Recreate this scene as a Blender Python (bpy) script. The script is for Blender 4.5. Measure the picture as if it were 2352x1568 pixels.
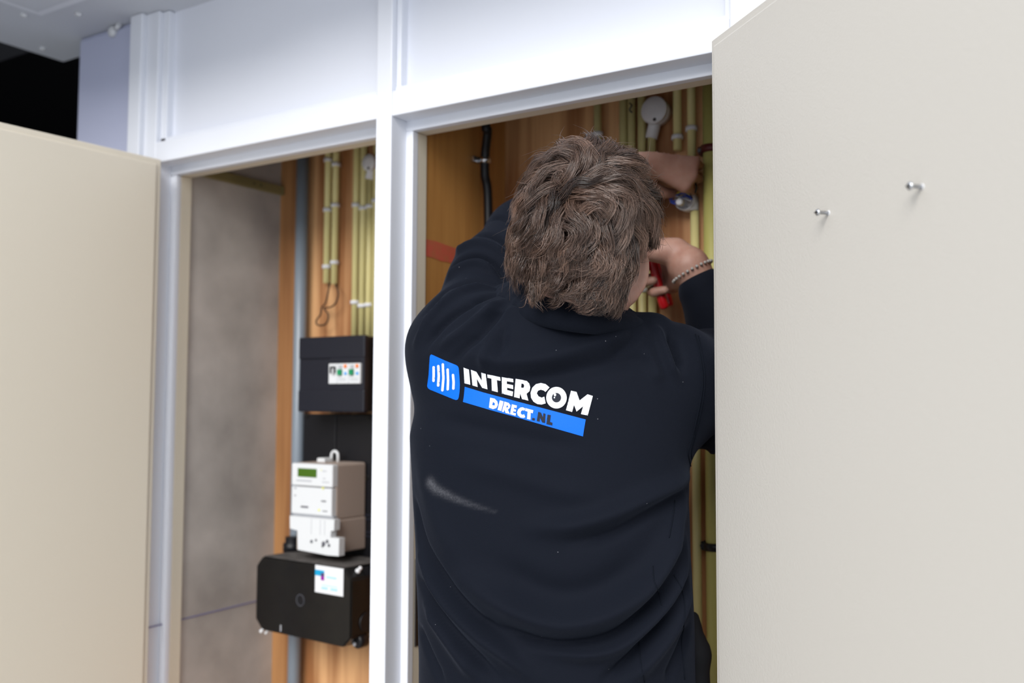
import bpy, bmesh, math, random
import numpy as np
from mathutils import Vector, Matrix, geometry
from mathutils.bvhtree import BVHTree
random.seed(7); RNG = np.random.default_rng(11)
for o in list(bpy.data.objects): bpy.data.objects.remove(o)
scn = bpy.context.scene; COL = scn.collection
R = math.radians

# ------------------------------------------------------------------ camera
YAW, PIT, ROL, FPX = R(32.93), R(3.553), R(.242), 2276.0
CAM = np.array([0, -1.4, 1.45])
_fw = np.array([-math.sin(YAW)*math.cos(PIT), math.cos(YAW)*math.cos(PIT), math.sin(PIT)])
_r = np.array([math.cos(YAW), math.sin(YAW), 0.]); _u = np.cross(_r, _fw)
_r, _u = math.cos(ROL)*_r + math.sin(ROL)*_u, -math.sin(ROL)*_r + math.cos(ROL)*_u
cd = bpy.data.cameras.new('camera'); cam = bpy.data.objects.new('camera', cd); COL.objects.link(cam)
cd.sensor_width = 36; cd.lens = 36*FPX/2352; cd.clip_start = .02
m = Matrix.Identity(4)
for i in range(3):
    m[i][0] = _r[i]; m[i][1] = _u[i]; m[i][2] = -_fw[i]; m[i][3] = CAM[i]
cam.matrix_world = m
cd.dof.use_dof = True; cd.dof.focus_distance = 1.40; cd.dof.aperture_fstop = 2.8
scn.camera = cam

# ------------------------------------------------------------------ light
w = bpy.data.worlds.new('overcast'); scn.world = w; w.use_nodes = True
bg = w.node_tree.nodes['Background']; bg.inputs[0].default_value = (.86, .92, 1.0, 1); bg.inputs[1].default_value = .84
sl = bpy.data.lights.new('sun', 'SUN'); sl.energy = 2.1; sl.angle = R(36); sl.color = (1, .975, .94)
sun = bpy.data.objects.new('sun', sl); COL.objects.link(sun)
SUN_AZ, SUN_EL = R(10), R(31)
sd = Vector((math.sin(SUN_AZ)*math.cos(SUN_EL), -math.cos(SUN_AZ)*math.cos(SUN_EL), math.sin(SUN_EL)))
sun.rotation_euler = sd.to_track_quat('Z', 'Y').to_euler()
vs = scn.view_settings; vs.view_transform = 'Standard'; vs.look = 'None'; vs.gamma = 1; vs.use_curve_mapping = False
vs.exposure = .60

# ------------------------------------------------------------------ measuring helpers (photo pixel -> place)
def ray(x, y): return _fw + _r*(x-1176)/FPX - _u*(y-784)/FPX
def on(x, y, ax, v):
    d = ray(x, y); return CAM + d*((v-CAM[ax])/d[ax])
def onY(x, y, Y): return on(x, y, 1, Y)
def dep(x, y, t): return CAM + ray(x, y)*t

# ------------------------------------------------------------------ object helpers
def tag(o, label=None, cat=None, group=None, kind=None):
    if label: o['label'] = label
    if cat: o['category'] = cat
    if group: o['group'] = group
    if kind: o['kind'] = kind
    return o
def empty(name, loc=(0, 0, 0), **k):
    o = bpy.data.objects.new(name, None); COL.objects.link(o); o.location = loc; o.empty_display_size = .05
    return tag(o, **k)
def attach(o, parent):
    if parent is not None:
        o.parent = parent
        bpy.context.view_layer.update()
        o.matrix_parent_inverse = parent.matrix_world.inverted()
    return o
def link(name, me, mat, parent=None, smooth=False, **k):
    o = bpy.data.objects.new(name, me); COL.objects.link(o)
    if mat is not None: me.materials.append(mat)
    if smooth: me.polygons.foreach_set('use_smooth', [True]*len(me.polygons))
    attach(o, parent)
    return tag(o, **k)
def from_bm(name, bm, mat, parent=None, smooth=False, **k):
    me = bpy.data.meshes.new(name); bmesh.ops.recalc_face_normals(bm, faces=bm.faces); bm.to_mesh(me); bm.free()
    return link(name, me, mat, parent, smooth, **k)
def addbox(bm, a, b, bev=0, M=None, seg=2):
    a = Vector(a); b = Vector(b)
    lo = Vector([min(a[i], b[i]) for i in range(3)]); hi = Vector([max(a[i], b[i]) for i in range(3)])
    g = bmesh.ops.create_cube(bm, size=1)
    vs_ = g['verts']
    for v in vs_: v.co = Vector([lo[i] + (v.co[i]+.5)*(hi[i]-lo[i]) for i in range(3)])
    if bev:
        es = list({e for v in vs_ for e in v.link_edges})
        g2 = bmesh.ops.bevel(bm, geom=es, offset=bev, segments=seg, profile=.5, affect='EDGES')
        vs_ = list({v for f in g2['faces'] for v in f.verts} | {v for v in vs_ if v.is_valid})
    if M is not None:
        for v in vs_: v.co = M @ v.co
def box(name, a, b, mat, parent=None, bev=0, M=None, **k):
    bm = bmesh.new(); addbox(bm, a, b, bev, M); return from_bm(name, bm, mat, parent, False, **k)
def tube_mesh(pts, rad, n=12, cap=True, closed=False):
    P = [Vector(p) for p in pts]; rad = rad if hasattr(rad, '__len__') else [rad]*len(P)
    V = []; F = []; N = len(P); up = None
    for i, p in enumerate(P):
        if closed: t = P[(i+1) % N]-P[i-1]
        else: t = (P[min(i+1, N-1)]-P[max(i-1, 0)])
        t.normalize()
        if up is None: up = t.orthogonal().normalized()
        up = (up - t*up.dot(t)).normalized(); s = t.cross(up)
        for k in range(n):
            a = 2*math.pi*k/n; V.append(p + (up*math.cos(a)+s*math.sin(a))*rad[i])
    rng = range(N) if closed else range(N-1)
    for i in rng:
        j = (i+1) % N
        for k in range(n): F.append((i*n+k, i*n+(k+1) % n, j*n+(k+1) % n, j*n+k))
    if cap and not closed: F.append(tuple(range(n))[::-1]); F.append(tuple((N-1)*n+k for k in range(n)))
    me = bpy.data.meshes.new('tube'); me.from_pydata(V, [], F); me.update(); return me
def tube(name, pts, rad, mat, parent=None, n=12, closed=False, **k):
    me = tube_mesh(pts, rad, n, True, closed); me.name = name
    o = link(name, me, mat, parent, False, **k)
    for p in me.polygons: p.use_smooth = len(p.vertices) == 4
    return o
def smoothline(pts, n=8):
    P = [Vector(p) for p in pts]; out = []
    for i in range(len(P)-1):
        a = P[max(i-1, 0)]; b = P[i]; c = P[i+1]; d = P[min(i+2, len(P)-1)]
        for k in range(n):
            t = k/n; out.append(.5*((2*b)+(c-a)*t+(2*a-5*b+4*c-d)*t*t+(3*b-a-3*c+d)*t**3))
    out.append(P[-1]); return out
def prism(bm, poly, axis, lo, hi):
    """poly: 2D points; axis 1 -> (x,z) outline extruded along Y, axis 2 -> (x,y) along Z"""
    def V(p, h): return (p[0], h, p[1]) if axis == 1 else (p[0], p[1], h)
    a = [bm.verts.new(V(p, lo)) for p in poly]; b = [bm.verts.new(V(p, hi)) for p in poly]
    bm.faces.new(a); bm.faces.new(b[::-1])
    for i in range(len(poly)):
        j = (i+1) % len(poly); bm.faces.new((a[i], b[i], b[j], a[j]))

# ------------------------------------------------------------------ materials
def mat(name, col, rough=.5, spec=.5, metal=0, var=0, vscale=8, bump=0, bscale=200, var2=None, sheen=0, stretch=(1, 1, 1)):
    m = bpy.data.materials.new(name); m.use_nodes = True; nt = m.node_tree; b = nt.nodes['Principled BSDF']
    b.inputs['Base Color'].default_value = (*col, 1); b.inputs['Roughness'].default_value = rough
    b.inputs['Specular IOR Level'].default_value = spec; b.inputs['Metallic'].default_value = metal
    if sheen: b.inputs['Sheen Weight'].default_value = sheen; b.inputs['Sheen Roughness'].default_value = .5
    tc = nt.nodes.new('ShaderNodeTexCoord'); mp = nt.nodes.new('ShaderNodeMapping'); mp.inputs['Scale'].default_value = stretch
    nt.links.new(tc.outputs['Object'], mp.inputs[0])
    if var:
        n = nt.nodes.new('ShaderNodeTexNoise'); n.inputs['Scale'].default_value = vscale; n.inputs['Detail'].default_value = 6
        r = nt.nodes.new('ShaderNodeValToRGB'); nt.links.new(mp.outputs[0], n.inputs['Vector']); nt.links.new(n.outputs['Fac'], r.inputs[0])
        c2 = var2 or tuple(c*(1-var) for c in col)
        r.color_ramp.elements[0].position = .3; r.color_ramp.elements[0].color = (*c2, 1)
        r.color_ramp.elements[1].position = .7; r.color_ramp.elements[1].color = (*col, 1)
        nt.links.new(r.outputs[0], b.inputs['Base Color'])
    if bump:
        n = nt.nodes.new('ShaderNodeTexNoise'); n.inputs['Scale'].default_value = bscale; n.inputs['Detail'].default_value = 3
        bp = nt.nodes.new('ShaderNodeBump'); bp.inputs['Strength'].default_value = bump; bp.inputs['Distance'].default_value = .002
        nt.links.new(mp.outputs[0], n.inputs['Vector']); nt.links.new(n.outputs['Fac'], bp.inputs['Height']); nt.links.new(bp.outputs[0], b.inputs['Normal'])
    return m
def wood(name, c1, c2, rough=.55, sx=14, sz=1.0, rings=6, seed=0):
    m = bpy.data.materials.new(name); m.use_nodes = True; nt = m.node_tree; b = nt.nodes['Principled BSDF']
    b.inputs['Roughness'].default_value = rough
    tc = nt.nodes.new('ShaderNodeTexCoord'); mp = nt.nodes.new('ShaderNodeMapping')
    mp.inputs['Scale'].default_value = (1, 1, .16*sz); mp.inputs['Location'].default_value = (seed, seed*.7, seed*.3)
    nt.links.new(tc.outputs['Object'], mp.inputs[0])
    n0 = nt.nodes.new('ShaderNodeTexNoise'); n0.inputs['Scale'].default_value = 3.2; n0.inputs['Detail'].default_value = 1.5; n0.inputs['Distortion'].default_value = .4
    nt.links.new(mp.outputs[0], n0.inputs['Vector'])
    mu = nt.nodes.new('ShaderNodeMath'); mu.operation = 'MULTIPLY'; mu.inputs[1].default_value = rings*6.28
    fr = nt.nodes.new('ShaderNodeMath'); fr.operation = 'SINE'
    nt.links.new(n0.outputs['Fac'], mu.inputs[0]); nt.links.new(mu.outputs[0], fr.inputs[0])
    n1 = nt.nodes.new('ShaderNodeTexNoise'); n1.inputs['Scale'].default_value = 70; n1.inputs['Detail'].default_value = 4
    mp2 = nt.nodes.new('ShaderNodeMapping'); mp2.inputs['Scale'].default_value = (1, 1, .035); nt.links.new(tc.outputs['Object'], mp2.inputs[0]); nt.links.new(mp2.outputs[0], n1.inputs['Vector'])
    ad = nt.nodes.new('ShaderNodeMath'); ad.operation = 'MULTIPLY_ADD'; ad.inputs[1].default_value = .30
    mx0 = nt.nodes.new('ShaderNodeMath'); mx0.operation = 'MULTIPLY'; mx0.inputs[1].default_value = 1.0
    nt.links.new(fr.outputs[0], ad.inputs[0]); nt.links.new(n1.outputs['Fac'], mx0.inputs[0]); nt.links.new(mx0.outputs[0], ad.inputs[2])
    r = nt.nodes.new('ShaderNodeValToRGB'); r.color_ramp.elements[0].position = .22; r.color_ramp.elements[1].position = .85
    r.color_ramp.elements[0].color = (*c1, 1); r.color_ramp.elements[1].color = (*c2, 1)
    nt.links.new(ad.outputs[0], r.inputs[0]); nt.links.new(r.outputs[0], b.inputs['Base Color'])
    return m, r
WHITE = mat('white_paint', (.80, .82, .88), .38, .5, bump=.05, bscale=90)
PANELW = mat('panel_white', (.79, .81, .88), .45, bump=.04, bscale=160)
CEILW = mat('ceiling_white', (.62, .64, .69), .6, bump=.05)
PILLAR = mat('pillar_paint', (.50, .525, .68), .6, bump=.1, bscale=120)
CREAM = mat('cream_paint', (.73, .66, .53), .42, .4, bump=.10, bscale=260)
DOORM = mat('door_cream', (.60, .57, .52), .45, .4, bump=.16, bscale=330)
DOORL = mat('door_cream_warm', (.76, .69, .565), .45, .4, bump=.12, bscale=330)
CONC = mat('concrete', (.58, .53, .485), .8, .3, var=.42, vscale=5.5, bump=.25, bscale=60)
BLACKV = mat('recess_shade_black', (.004, .004, .005), .9, .1)  # near-black base colour stands in for the missing light in the recess
DGREY = mat('dark_grey_paint', (.035, .036, .045), .8)
FLOORM = mat('floor_concrete', (.50, .49, .48), .8, var=.2, vscale=5)
PLY, _ = wood('plywood', (.31, .125, .042), (.68, .38, .175), rings=7)
PLYD, _ = wood('timber_strip', (.27, .115, .04), (.46, .225, .085), rings=5, seed=3.3)
PINE, pr = wood('pine_side', (.36, .15, .035), (.55, .27, .075), rings=2.2, sz=.7, seed=1.4)
YEL = mat('yellow_pvc', (.72, .64, .29), .42, .5)
YELG = mat('yellow_green_pvc', (.48, .45, .14), .45, .5)
GREYP = mat('grey_pvc', (.20, .235, .275), .3, .5)
CLIPM = mat('white_clip', (.72, .72, .74), .4)
BLK = mat('black_plastic', (.0055, .0055, .0075), .42, .35)
BLKG = mat('black_gloss_plastic', (.0048, .0046, .0050), .3, .35, var=.5, vscale=30, var2=(.0075, .007, .0065))
FUSEM = mat('fuse_cover', (.009, .010, .017), .42, .35)
DUST = mat('dusty_top', (.13, .12, .115), .9, .1, var=.5, vscale=40)
MWHITE = mat('meter_white', (.64, .655, .67), .4)
MBEIGE = mat('meter_side', (.40, .32, .27), .5)
GREEN = mat('green_toggle', (.0, .24, .09), .4)
ORANGE = mat('orange_button', (.9, .22, .03), .4)
BLUEB = mat('blue_button', (.03, .32, .75), .4)
LCD = mat('lcd_green', (.05, .12, .008), .25)
mats_grey = mat('light_grey_plastic', (.38, .39, .42), .5)
INK = mat('ink_grey', (.08, .08, .10), .6)
LEDY = mat('yellow_led', (.75, .75, .12), .4)
STICK = mat('sticker_white', (.70, .71, .73), .5)
CYAN = mat('sticker_cyan', (.0, .30, .55), .5)
PURP = mat('sticker_purple', (.26, .0, .30), .5)
PALEC = mat('sticker_pale_print', (.35, .62, .75), .5)
STEEL = mat('steel', (.62, .63, .65), .25, metal=1)
DSTEEL = mat('dark_steel', (.10, .10, .11), .4, metal=1)
REDC = mat('red_clamp', (.10, .012, .012), .5)
REDP = mat('red_rubber', (.42, .006, .010), .35)
BLUEW = mat('blue_wire', (.02, .05, .32), .4)
YELW = mat('yellow_wire', (.55, .42, .02), .4)
CHALK = mat('blue_chalk', (.20, .19, .34), .9)
BATT = mat('batten_green', (.26, .21, .085), .7, var=.3)

# ================================================================== the setting
floor = box('floor', (-4.2, -4, -.1), (2.2, .37, 0), FLOORM, kind='structure')
TOPZ = 2.332; HZ = 1.982; SZ = 1.963; YB = .37
XLS, XL0 = -1.843, -1.861          # left jamb: stop edge, rebate
XP0, XP1 = -1.2141, -1.1767        # middle post front
XPS = -1.161; XPL = -1.23          # stop edges either side of the middle post
XR0, XRS = -.520, -.537            # right jamb: rebate, stop edge

wf = empty('wall_front', (-1.2, 0, 0), kind='structure')
def piece(name, a, b, m=WHITE, bev=.0025): return box(name, a, b, m, wf, bev)
# middle post and its stop (white in front, cream inside)
def post_profile(name, xl, xr, zl=0, zr=TOPZ): piece(name, (xl, 0, zl), (xr, .05, zr))
piece('post', (XP0, 0, 0), (XP1, .047, TOPZ-.001))
piece('stop_strip', (XPL, .045, 0), (XPS, .062, SZ), WHITE, .002)
piece('inner_jamb', (XPL+.001, .060, 0), (XPS-.0008, .09, SZ), CREAM, .0015)
# left post: cover strip, face, stop
piece('cover_strip', (-1.945, -.0126, 0), (-1.9025, .03, TOPZ-.001))
piece('post', (-1.9025, 0, 0), (XL0, .047, HZ+.004))
piece('post', (-1.9025, 0, HZ+.004), (-1.8584, .047, TOPZ-.001))
piece('stop_strip', (-1.9, .045, 0), (XLS, .062, SZ), WHITE, .005)
piece('inner_jamb', (-1.9, .060, 0), (XLS-.0008, .09, SZ), CREAM, .0015)
# right post
piece('post', (XR0, 0, 0), (-.46, .047, TOPZ-.001))
piece('stop_strip', (XRS, .045, 0), (-.46, .062, SZ), WHITE, .002)
piece('inner_jamb', (XRS+.0008, .060, 0), (-.46, .09, SZ), CREAM, .0015)
TRT = 2.0295                        # transom top
for (a, b, sa, sb) in ((-1.8784, XP0, -1.9, XP0+.01), (XP1, XR0, XP1-.012, XR0+.01)):
    piece('transom', (a, 0.001, HZ), (b, .047, TRT))
    piece('transom_bead', (a, .011, TRT), (b, .035, TRT+.0105), WHITE, .002)
    piece('stop_strip', (sa, .045, SZ), (sb, .062, HZ+.02), WHITE, .002)
    piece('inner_head', (sa, .060, SZ+.0008), (sb, .09, HZ+.02), CREAM, .0015)
# beads and infill panels above
piece('panel_bead', (-1.8584, .011, TRT), (-1.838, .04, TOPZ-.001))
piece('panel_bead', (XP1, .0126, TRT), (XP1+.0115, .04, TOPZ-.001))
piece('panel_bead', (XP0-.006, .0126, TRT), (XP0, .04, TOPZ-.001))
piece('panel_bead', (XR0-.013, .0126, TRT), (XR0, .04, TOPZ-.001))
piece('infill_panel', (-1.86, .029, TRT-.01), (XP0, .045, TOPZ), PANELW, 0)
piece('infill_panel', (XP1, .031, TRT-.01), (XR0, .047, TOPZ), PANELW, 0)
piece('infill_panel', (-.46, .03, 0), (1.2, .047, TOPZ), PANELW, 0)
strike = box('strike_plate', (XPS-.001, .066, 1.0), (XPS+.0012, .086, 1.16), DSTEEL, wf, .0005)
box('strike_slot', (XPS+.0008, .071, 1.05), (XPS+.0018, .081, 1.12), BLK, strike)

# pillar wall beside the cupboard
wl = box('wall_pillar', (-2.175, .008, 0), (-1.944, .16, TOPZ), PILLAR, None, .012, kind='structure')
# cupboard carcass
wall_left = box('wall_left', (-1.95, .062, 0), (-1.853, YB+.03, 2.5), CONC, kind='structure')
p0 = on(418, 1422, 0, -1.8528); p1 = on(585, 1381, 0, -1.8528)
d_ = Vector(p1)-Vector(p0)
tube('chalk_line', [Vector(p0)-d_*.6, p0, p1, Vector(p1)+d_*.3], .0016, CHALK, wall_left, 6)
wp = box('wall_partition', (-1.215, .09, 0), (-1.165, YB, 2.5), PINE, kind='structure')
rm = mat('red_marking', (.60, .10, .06), .7, var=.5, vscale=45, var2=(.48, .13, .055))
rp = [on(x, y, 0, -1.1645) for x, y in ((960, 545), (978, 549), (998, 553), (1018, 560), (1038, 567), (1058, 574), (1070, 585), (1058, 600), (1035, 603), (1012, 599), (995, 592), (978, 588), (960, 584))]
bm = bmesh.new(); va = [bm.verts.new((-1.1655, p[1], p[2])) for p in rp]; vb = [bm.verts.new((-1.1643, p[1], p[2])) for p in rp]
bm.faces.new(va); bm.faces.new(vb[::-1])
for i in range(len(rp)): bm.faces.new((va[i], vb[i], vb[(i+1) % len(rp)], va[(i+1) % len(rp)]))
from_bm('paint_mark', bm, rm, wp)
wr = box('wall_right', (-.502, .09, 0), (-.46, YB, 2.5), PINE, kind='structure')
wb = empty('wall_back', (-1.2, YB, 0), kind='structure')
XPLY = float(onY(701, 700, YB)[0])
box('timber_board', (-1.86, YB+.004, 0), (XPLY, YB+.03, 2.5), PLYD, wb, .001)
box('plywood_board', (XPLY+.002, YB-.006, 0), (-1.19, YB+.03, 2.5), PLY, wb, .001)
box('plywood_board', (-1.19, YB-.002, 0), (-.46, YB+.03, 2.5), PLY, wb, .001)
box('ceiling_cupboard', (-1.95, .062, 2.49), (-.4, YB+.03, 2.54), DGREY, kind='structure')
# soffit over the walkway
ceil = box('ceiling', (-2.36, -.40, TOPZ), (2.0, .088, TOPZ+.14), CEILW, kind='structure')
hp = on(95, 28, 2, TOPZ)
hf = box('hatch_frame', (hp[0], hp[1]-.32, TOPZ-.010), (hp[0]+.7, hp[1], TOPZ+.01), WHITE, ceil, .003)
box('hatch_panel', (hp[0]+.022, hp[1]-.30, TOPZ-.013), (hp[0]+.678, hp[1]-.022, TOPZ), CEILW, hf, .003)
def lathe(name, prof, c, axis, mat_, parent=None, n=20, **k):
    axis = Vector(axis).normalized(); a = axis.orthogonal().normalized(); b = axis.cross(a); V = []; F = []
    for r_, h_ in prof:
        for i in range(n):
            t = 2*math.pi*i/n; V.append(Vector(c)+axis*h_+(a*math.cos(t)+b*math.sin(t))*r_)
    for j in range(len(prof)-1):
        for i in range(n): F.append((j*n+i, j*n+(i+1) % n, (j+1)*n+(i+1) % n, (j+1)*n+i))
    F.append(tuple(range(n))[::-1]); F.append(tuple((len(prof)-1)*n+i for i in range(n)))
    me = bpy.data.meshes.new(name); me.from_pydata(V, [], F); me.update()
    o = link(name, me, mat_, parent, False, **k)
    for p in me.polygons: p.use_smooth = len(p.vertices) == 4
    return o
for (x, y) in ((55, 32), (180, 30), (98, 110)):
    c = on(x, y, 2, TOPZ)
    lathe('screw_cap', [(.0085, 0), (.0085, .004), (.006, .0065), (.002, .0075)], c, (0, 0, -1), STICK, ceil, 14)
c = onY(262, 74, .008)
hk = lathe('round_cap', [(.013, 0), (.013, .007), (.009, .011), (.002, .012)], c, (0, -1, 0), STICK, wl, 16)
lathe('cap_spigot', [(.006, 0), (.006, .02)], Vector(c)+Vector((.012, -.004, .004)), (1, -.2, .3), STICK, hk, 10)
# recess behind the pillar; its unlit darkness is put into the black colour
rec = empty('wall_recess', (-2.8, 1.4, 0), kind='structure')
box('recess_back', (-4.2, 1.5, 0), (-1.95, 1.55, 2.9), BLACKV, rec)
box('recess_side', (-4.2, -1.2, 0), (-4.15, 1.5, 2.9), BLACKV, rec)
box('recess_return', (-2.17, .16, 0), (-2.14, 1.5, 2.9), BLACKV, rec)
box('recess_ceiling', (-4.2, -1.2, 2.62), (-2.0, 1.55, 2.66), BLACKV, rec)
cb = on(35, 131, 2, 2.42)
box('recess_beam', (-4.1, -1.1, 2.42), (-2.3, float(cb[1]), 2.50), mat('recess_shade_grey', (.02, .02, .026), .8), rec, .003)  # dark grey here includes the shade it lies in

box('wall_light_block', (-2.62, -4, 0), (-2.5, -.06, 2.9), mat('light_block_dark', (.10, .10, .105), .9, var=.3), kind='structure')  # unseen wall, added to keep sky light off the soffit at this end
# doors ------------------------------------------------------------
def make_door(name, corner, direc, out, width, top, m, kindlabel):
    """corner: hinge edge of the visible inner face, direc: hinge -> free edge, out: away from the viewer"""
    d = Vector((direc[0], direc[1], 0)).normalized(); n = Vector((out[0], out[1], 0)).normalized()
    M = Matrix(((d.x, n.x, 0, corner[0]), (d.y, n.y, 0, corner[1]), (0, 0, 1, 0), (0, 0, 0, 1)))
    root = empty(name, (corner[0], corner[1], 0), kind='structure')
    bm = bmesh.new(); addbox(bm, (0, 0, .02), (width, .038, top), .0015, M); lip = from_bm('door_leaf', bm, m, root)
    bm = bmesh.new(); addbox(bm, (.0115, -.004, .03), (width-.0115, .002, top-.0115), .0035, M); from_bm('inner_face', bm, m, root)
    return root, M
dl, ML = make_door('door_1', (-1.8126, -.0195), (math.sin(R(-2.3)), -math.cos(R(2.3))), (-1, 0.04), .62, 1.979, DOORL, '')
a = R(48.5)
dr, MR = make_door('door_2', (-.5277, -.0527), (math.sin(a), -math.cos(a)), (math.cos(a), math.sin(a)), .62, 1.979, DOORM, '')
# two screws left in the right-hand door
nrm = -Vector((math.cos(a), math.sin(a), 0)); pc = Vector((-.5277, -.0527, 0)) + nrm*.004
def on_door(x, y):
    d = Vector(ray(x, y)); t = (pc-Vector(CAM)).dot(nrm)/d.dot(nrm); return Vector(CAM)+d*t
for (x, y, hr, L) in ((1903, 489, .0042, .0135), (2118, 429, .0046, .0135)):
    c = on_door(x, y)
    s = lathe('screw', [(.0021, -.002), (.0021, L-.001), (hr*.85, L-.0008), (hr, L+.0005), (hr*.8, L+.0022), (hr*.35, L+.003)], c, nrm, STEEL, dr, 16)
    lathe('screw_plug', [(.0032, 0), (.003, .0006), (.0022, .0008)], c, nrm, STICK, s, 12)
    hd = c+nrm*(L+.0029); sl_ = Vector(_r)*1.0; t1 = nrm.cross(Vector((0, 0, 1))).normalized()
    bm = bmesh.new(); addbox(bm, (-hr*.8, -.0005, -.0005), (hr*.8, .0006, .0005), 0, Matrix(((t1.x, nrm.x, 0, hd.x), (t1.y, nrm.y, 0, hd.y), (t1.z, nrm.z, 1, hd.z), (0, 0, 0, 1))))
    from_bm('screw_slot', bm, DSTEEL, s)

# ================================================================== installation in the cupboards
PR = .0083
def clip(parent, x, z, yc, r=PR, m=CLIPM, side=1, h=.0085):
    prof = [(r+.0006, -h/2), (r+.0028, -h/2), (r+.0028, h/2), (r+.0006, h/2)]
    o = lathe('pipe_clip', prof, (x, yc, z), (0, 0, 1), m, parent, 18)
    box('clip_foot', (x-r-.0045, yc-.001, z-h/2), (x-r-.001, yc+.012, z+h/2), m, o, .001)
    return o
def conduit(px, py, z0, z1, label, clips=(), r=PR, m=YEL, yc=None, group='yellow conduits on the back board', name='conduit_pipe'):
    yc = yc if yc is not None else YB-.008-r
    x = float(onY(px, py, yc-r*.6)[0])
    o = tube(name, [(x, yc, z0), (x, yc, z1)], r, m, None, 16, label=label, cat='pipe', group=group)
    for (cx, cy) in clips: clip(o, x, float(onY(cx, cy, yc-r)[2]), yc, r)
    return o, x, yc
zz = lambda px, py, Y=.35: float(onY(px, py, Y)[2])
# left cupboard
gp = tube('drain_pipe', [(float(onY(690, 600, .335)[0]), .338, .0), (float(onY(690, 600, .335)[0]), .338, 2.48)], .0155, GREYP, None, 20,
          label='grey plastic pipe running floor to ceiling behind the meter', cat='pipe')
A, xa, ya = conduit(748, 560, zz(744, 650), 2.45, 'short yellow conduit ending open, nearer the grey pipe, black wire at its end', ((750, 366), (748, 481), (744, 612)))
B, xb, yb = conduit(766, 560, zz(763, 652), 2.45, 'short yellow conduit ending open, farther from the grey pipe, beside its twin', ((771, 376), (768, 470), (764, 602)))
ztop = zz(760, 769)-.02
conduit(814, 560, ztop, 2.45, 'yellow conduit entering the fuse box, nearest to the open ended pair', ((814, 470), (808, 694)))
conduit(830.5, 560, ztop, 2.45, 'yellow conduit entering the fuse box, middle one of the three', ((830, 477), (823, 702)))
E_, xe, ye = conduit(846, 560, ztop, zz(850, 395), 'yellow conduit running from round white box down into fuse box', ((846, 473), (838, 700)))
conduit(860, 560, ztop, 2.45, 'yellow conduit beside the round white box, half hidden by the middle post', ((858, 460),))
def round_box(px, py, rpx, neck, label, parent=None):
    c = onY(px, py, YB-.03); r_ = rpx/FPX*float(np.linalg.norm(c-CAM))
    root = empty('junction_box', (c[0], YB, c[2]), label=label, cat='junction box')
    lathe('box_body', [(r_*.93, 0), (r_*.93, .024)], (c[0], YB-.006, c[2]), (0, -1, 0), CLIPM, root, 28)
    lid = lathe('lid', [(r_, 0), (r_, .005), (r_*.96, .007), (r_*.3, .0075)], (c[0], YB-.030, c[2]), (0, -1, 0), CLIPM, root, 32)
    lathe('lid_screw', [(.0035, 0), (.003, .0015)], (c[0]+r_*.1, YB-.0372, c[2]-r_*.72), (0, -1, 0), DSTEEL, lid, 10)
    n0 = Vector((c[0], YB-.018, c[2])); n1 = Vector((neck[0], YB-.018, neck[1]))
    tube('spout', [n0, n1], .0122, CLIPM, root, 14)
    return root
round_box(850, 374, 19, (xe, zz(847, 412)), 'round white junction box beside the middle post, above the fuse box')
def wire(name, pts, r_, m, parent=None, n=6, **k): return tube(name, smoothline(pts), r_, m, parent, n, **k)
q = lambda x, y, Y=.335: onY(x, y, Y)
wire('pull_wire', [q(757, 650, ya), q(754, 670), q(748, 695), q(739, 706), q(736, 722), q(727, 735), q(728, 745), q(740, 747), q(751, 740), q(754, 722), q(744, 708), q(756, 706), q(765, 702), q(772, 694), q(777, 678), q(775, 664), q(771, 652, ya)], .0018, BLK,
     label='black pull wire knotted in a loop below two open conduits', cat='wire')
# the timber batten on the concrete
b0 = on(520, 398, 0, -1.853); b1 = on(640, 436, 0, -1.853)
bt = box('timber_batten', (-1.853, .09, b1[2]-.014), (-1.838, YB+.003, b1[2]+.008), BATT, None, .001, label='thin greenish timber batten screwed high on the concrete side wall', cat='batten')
for x_ in (584, 600): lathe('screw_head', [(.0028, 0), (.002, .001)], (-1.838, float(on(x_, 420, 0, -1.838)[1]), b1[2]-.003), (1, 0, 0), BLK, bt, 8)
# black mounting panel
YM = .335
mp0 = onY(697, 950, YM); mp1 = onY(868, 950, YM)
mpz0 = zz(700, 1268, .34); mpz1 = zz(760, 951, .30)
mb = empty('meter_board', (mp0[0], YM, mpz0), label='black plastic mounting board behind the electricity meter', cat='mounting board')
xm = float(onY(771.5, 1000, YM)[0])
box('board_half', (mp0[0], YM, mpz0), (xm-.0012, YB-.004, mpz1), BLK, mb, .002)
box('board_half', (xm+.0012, YM, mpz0), (-1.235, YB-.004, mpz1), BLK, mb, .002)
for (x, y) in ((706, 955), (846, 959), (843, 1097)):
    c = onY(x, y, YM); lathe('board_screw', [(.006, 0), (.005, .002)], c, (0, -1, 0), BLKG, mb, 12)
for y in (1182, 1191, 1221, 1230):
    c = onY(835, y, YM); box('vent_rib', (c[0]-.022, YM-.004, c[2]-.0025), (c[0]+.04, YM, c[2]+.0025), FUSEM, mb, .001)
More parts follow.
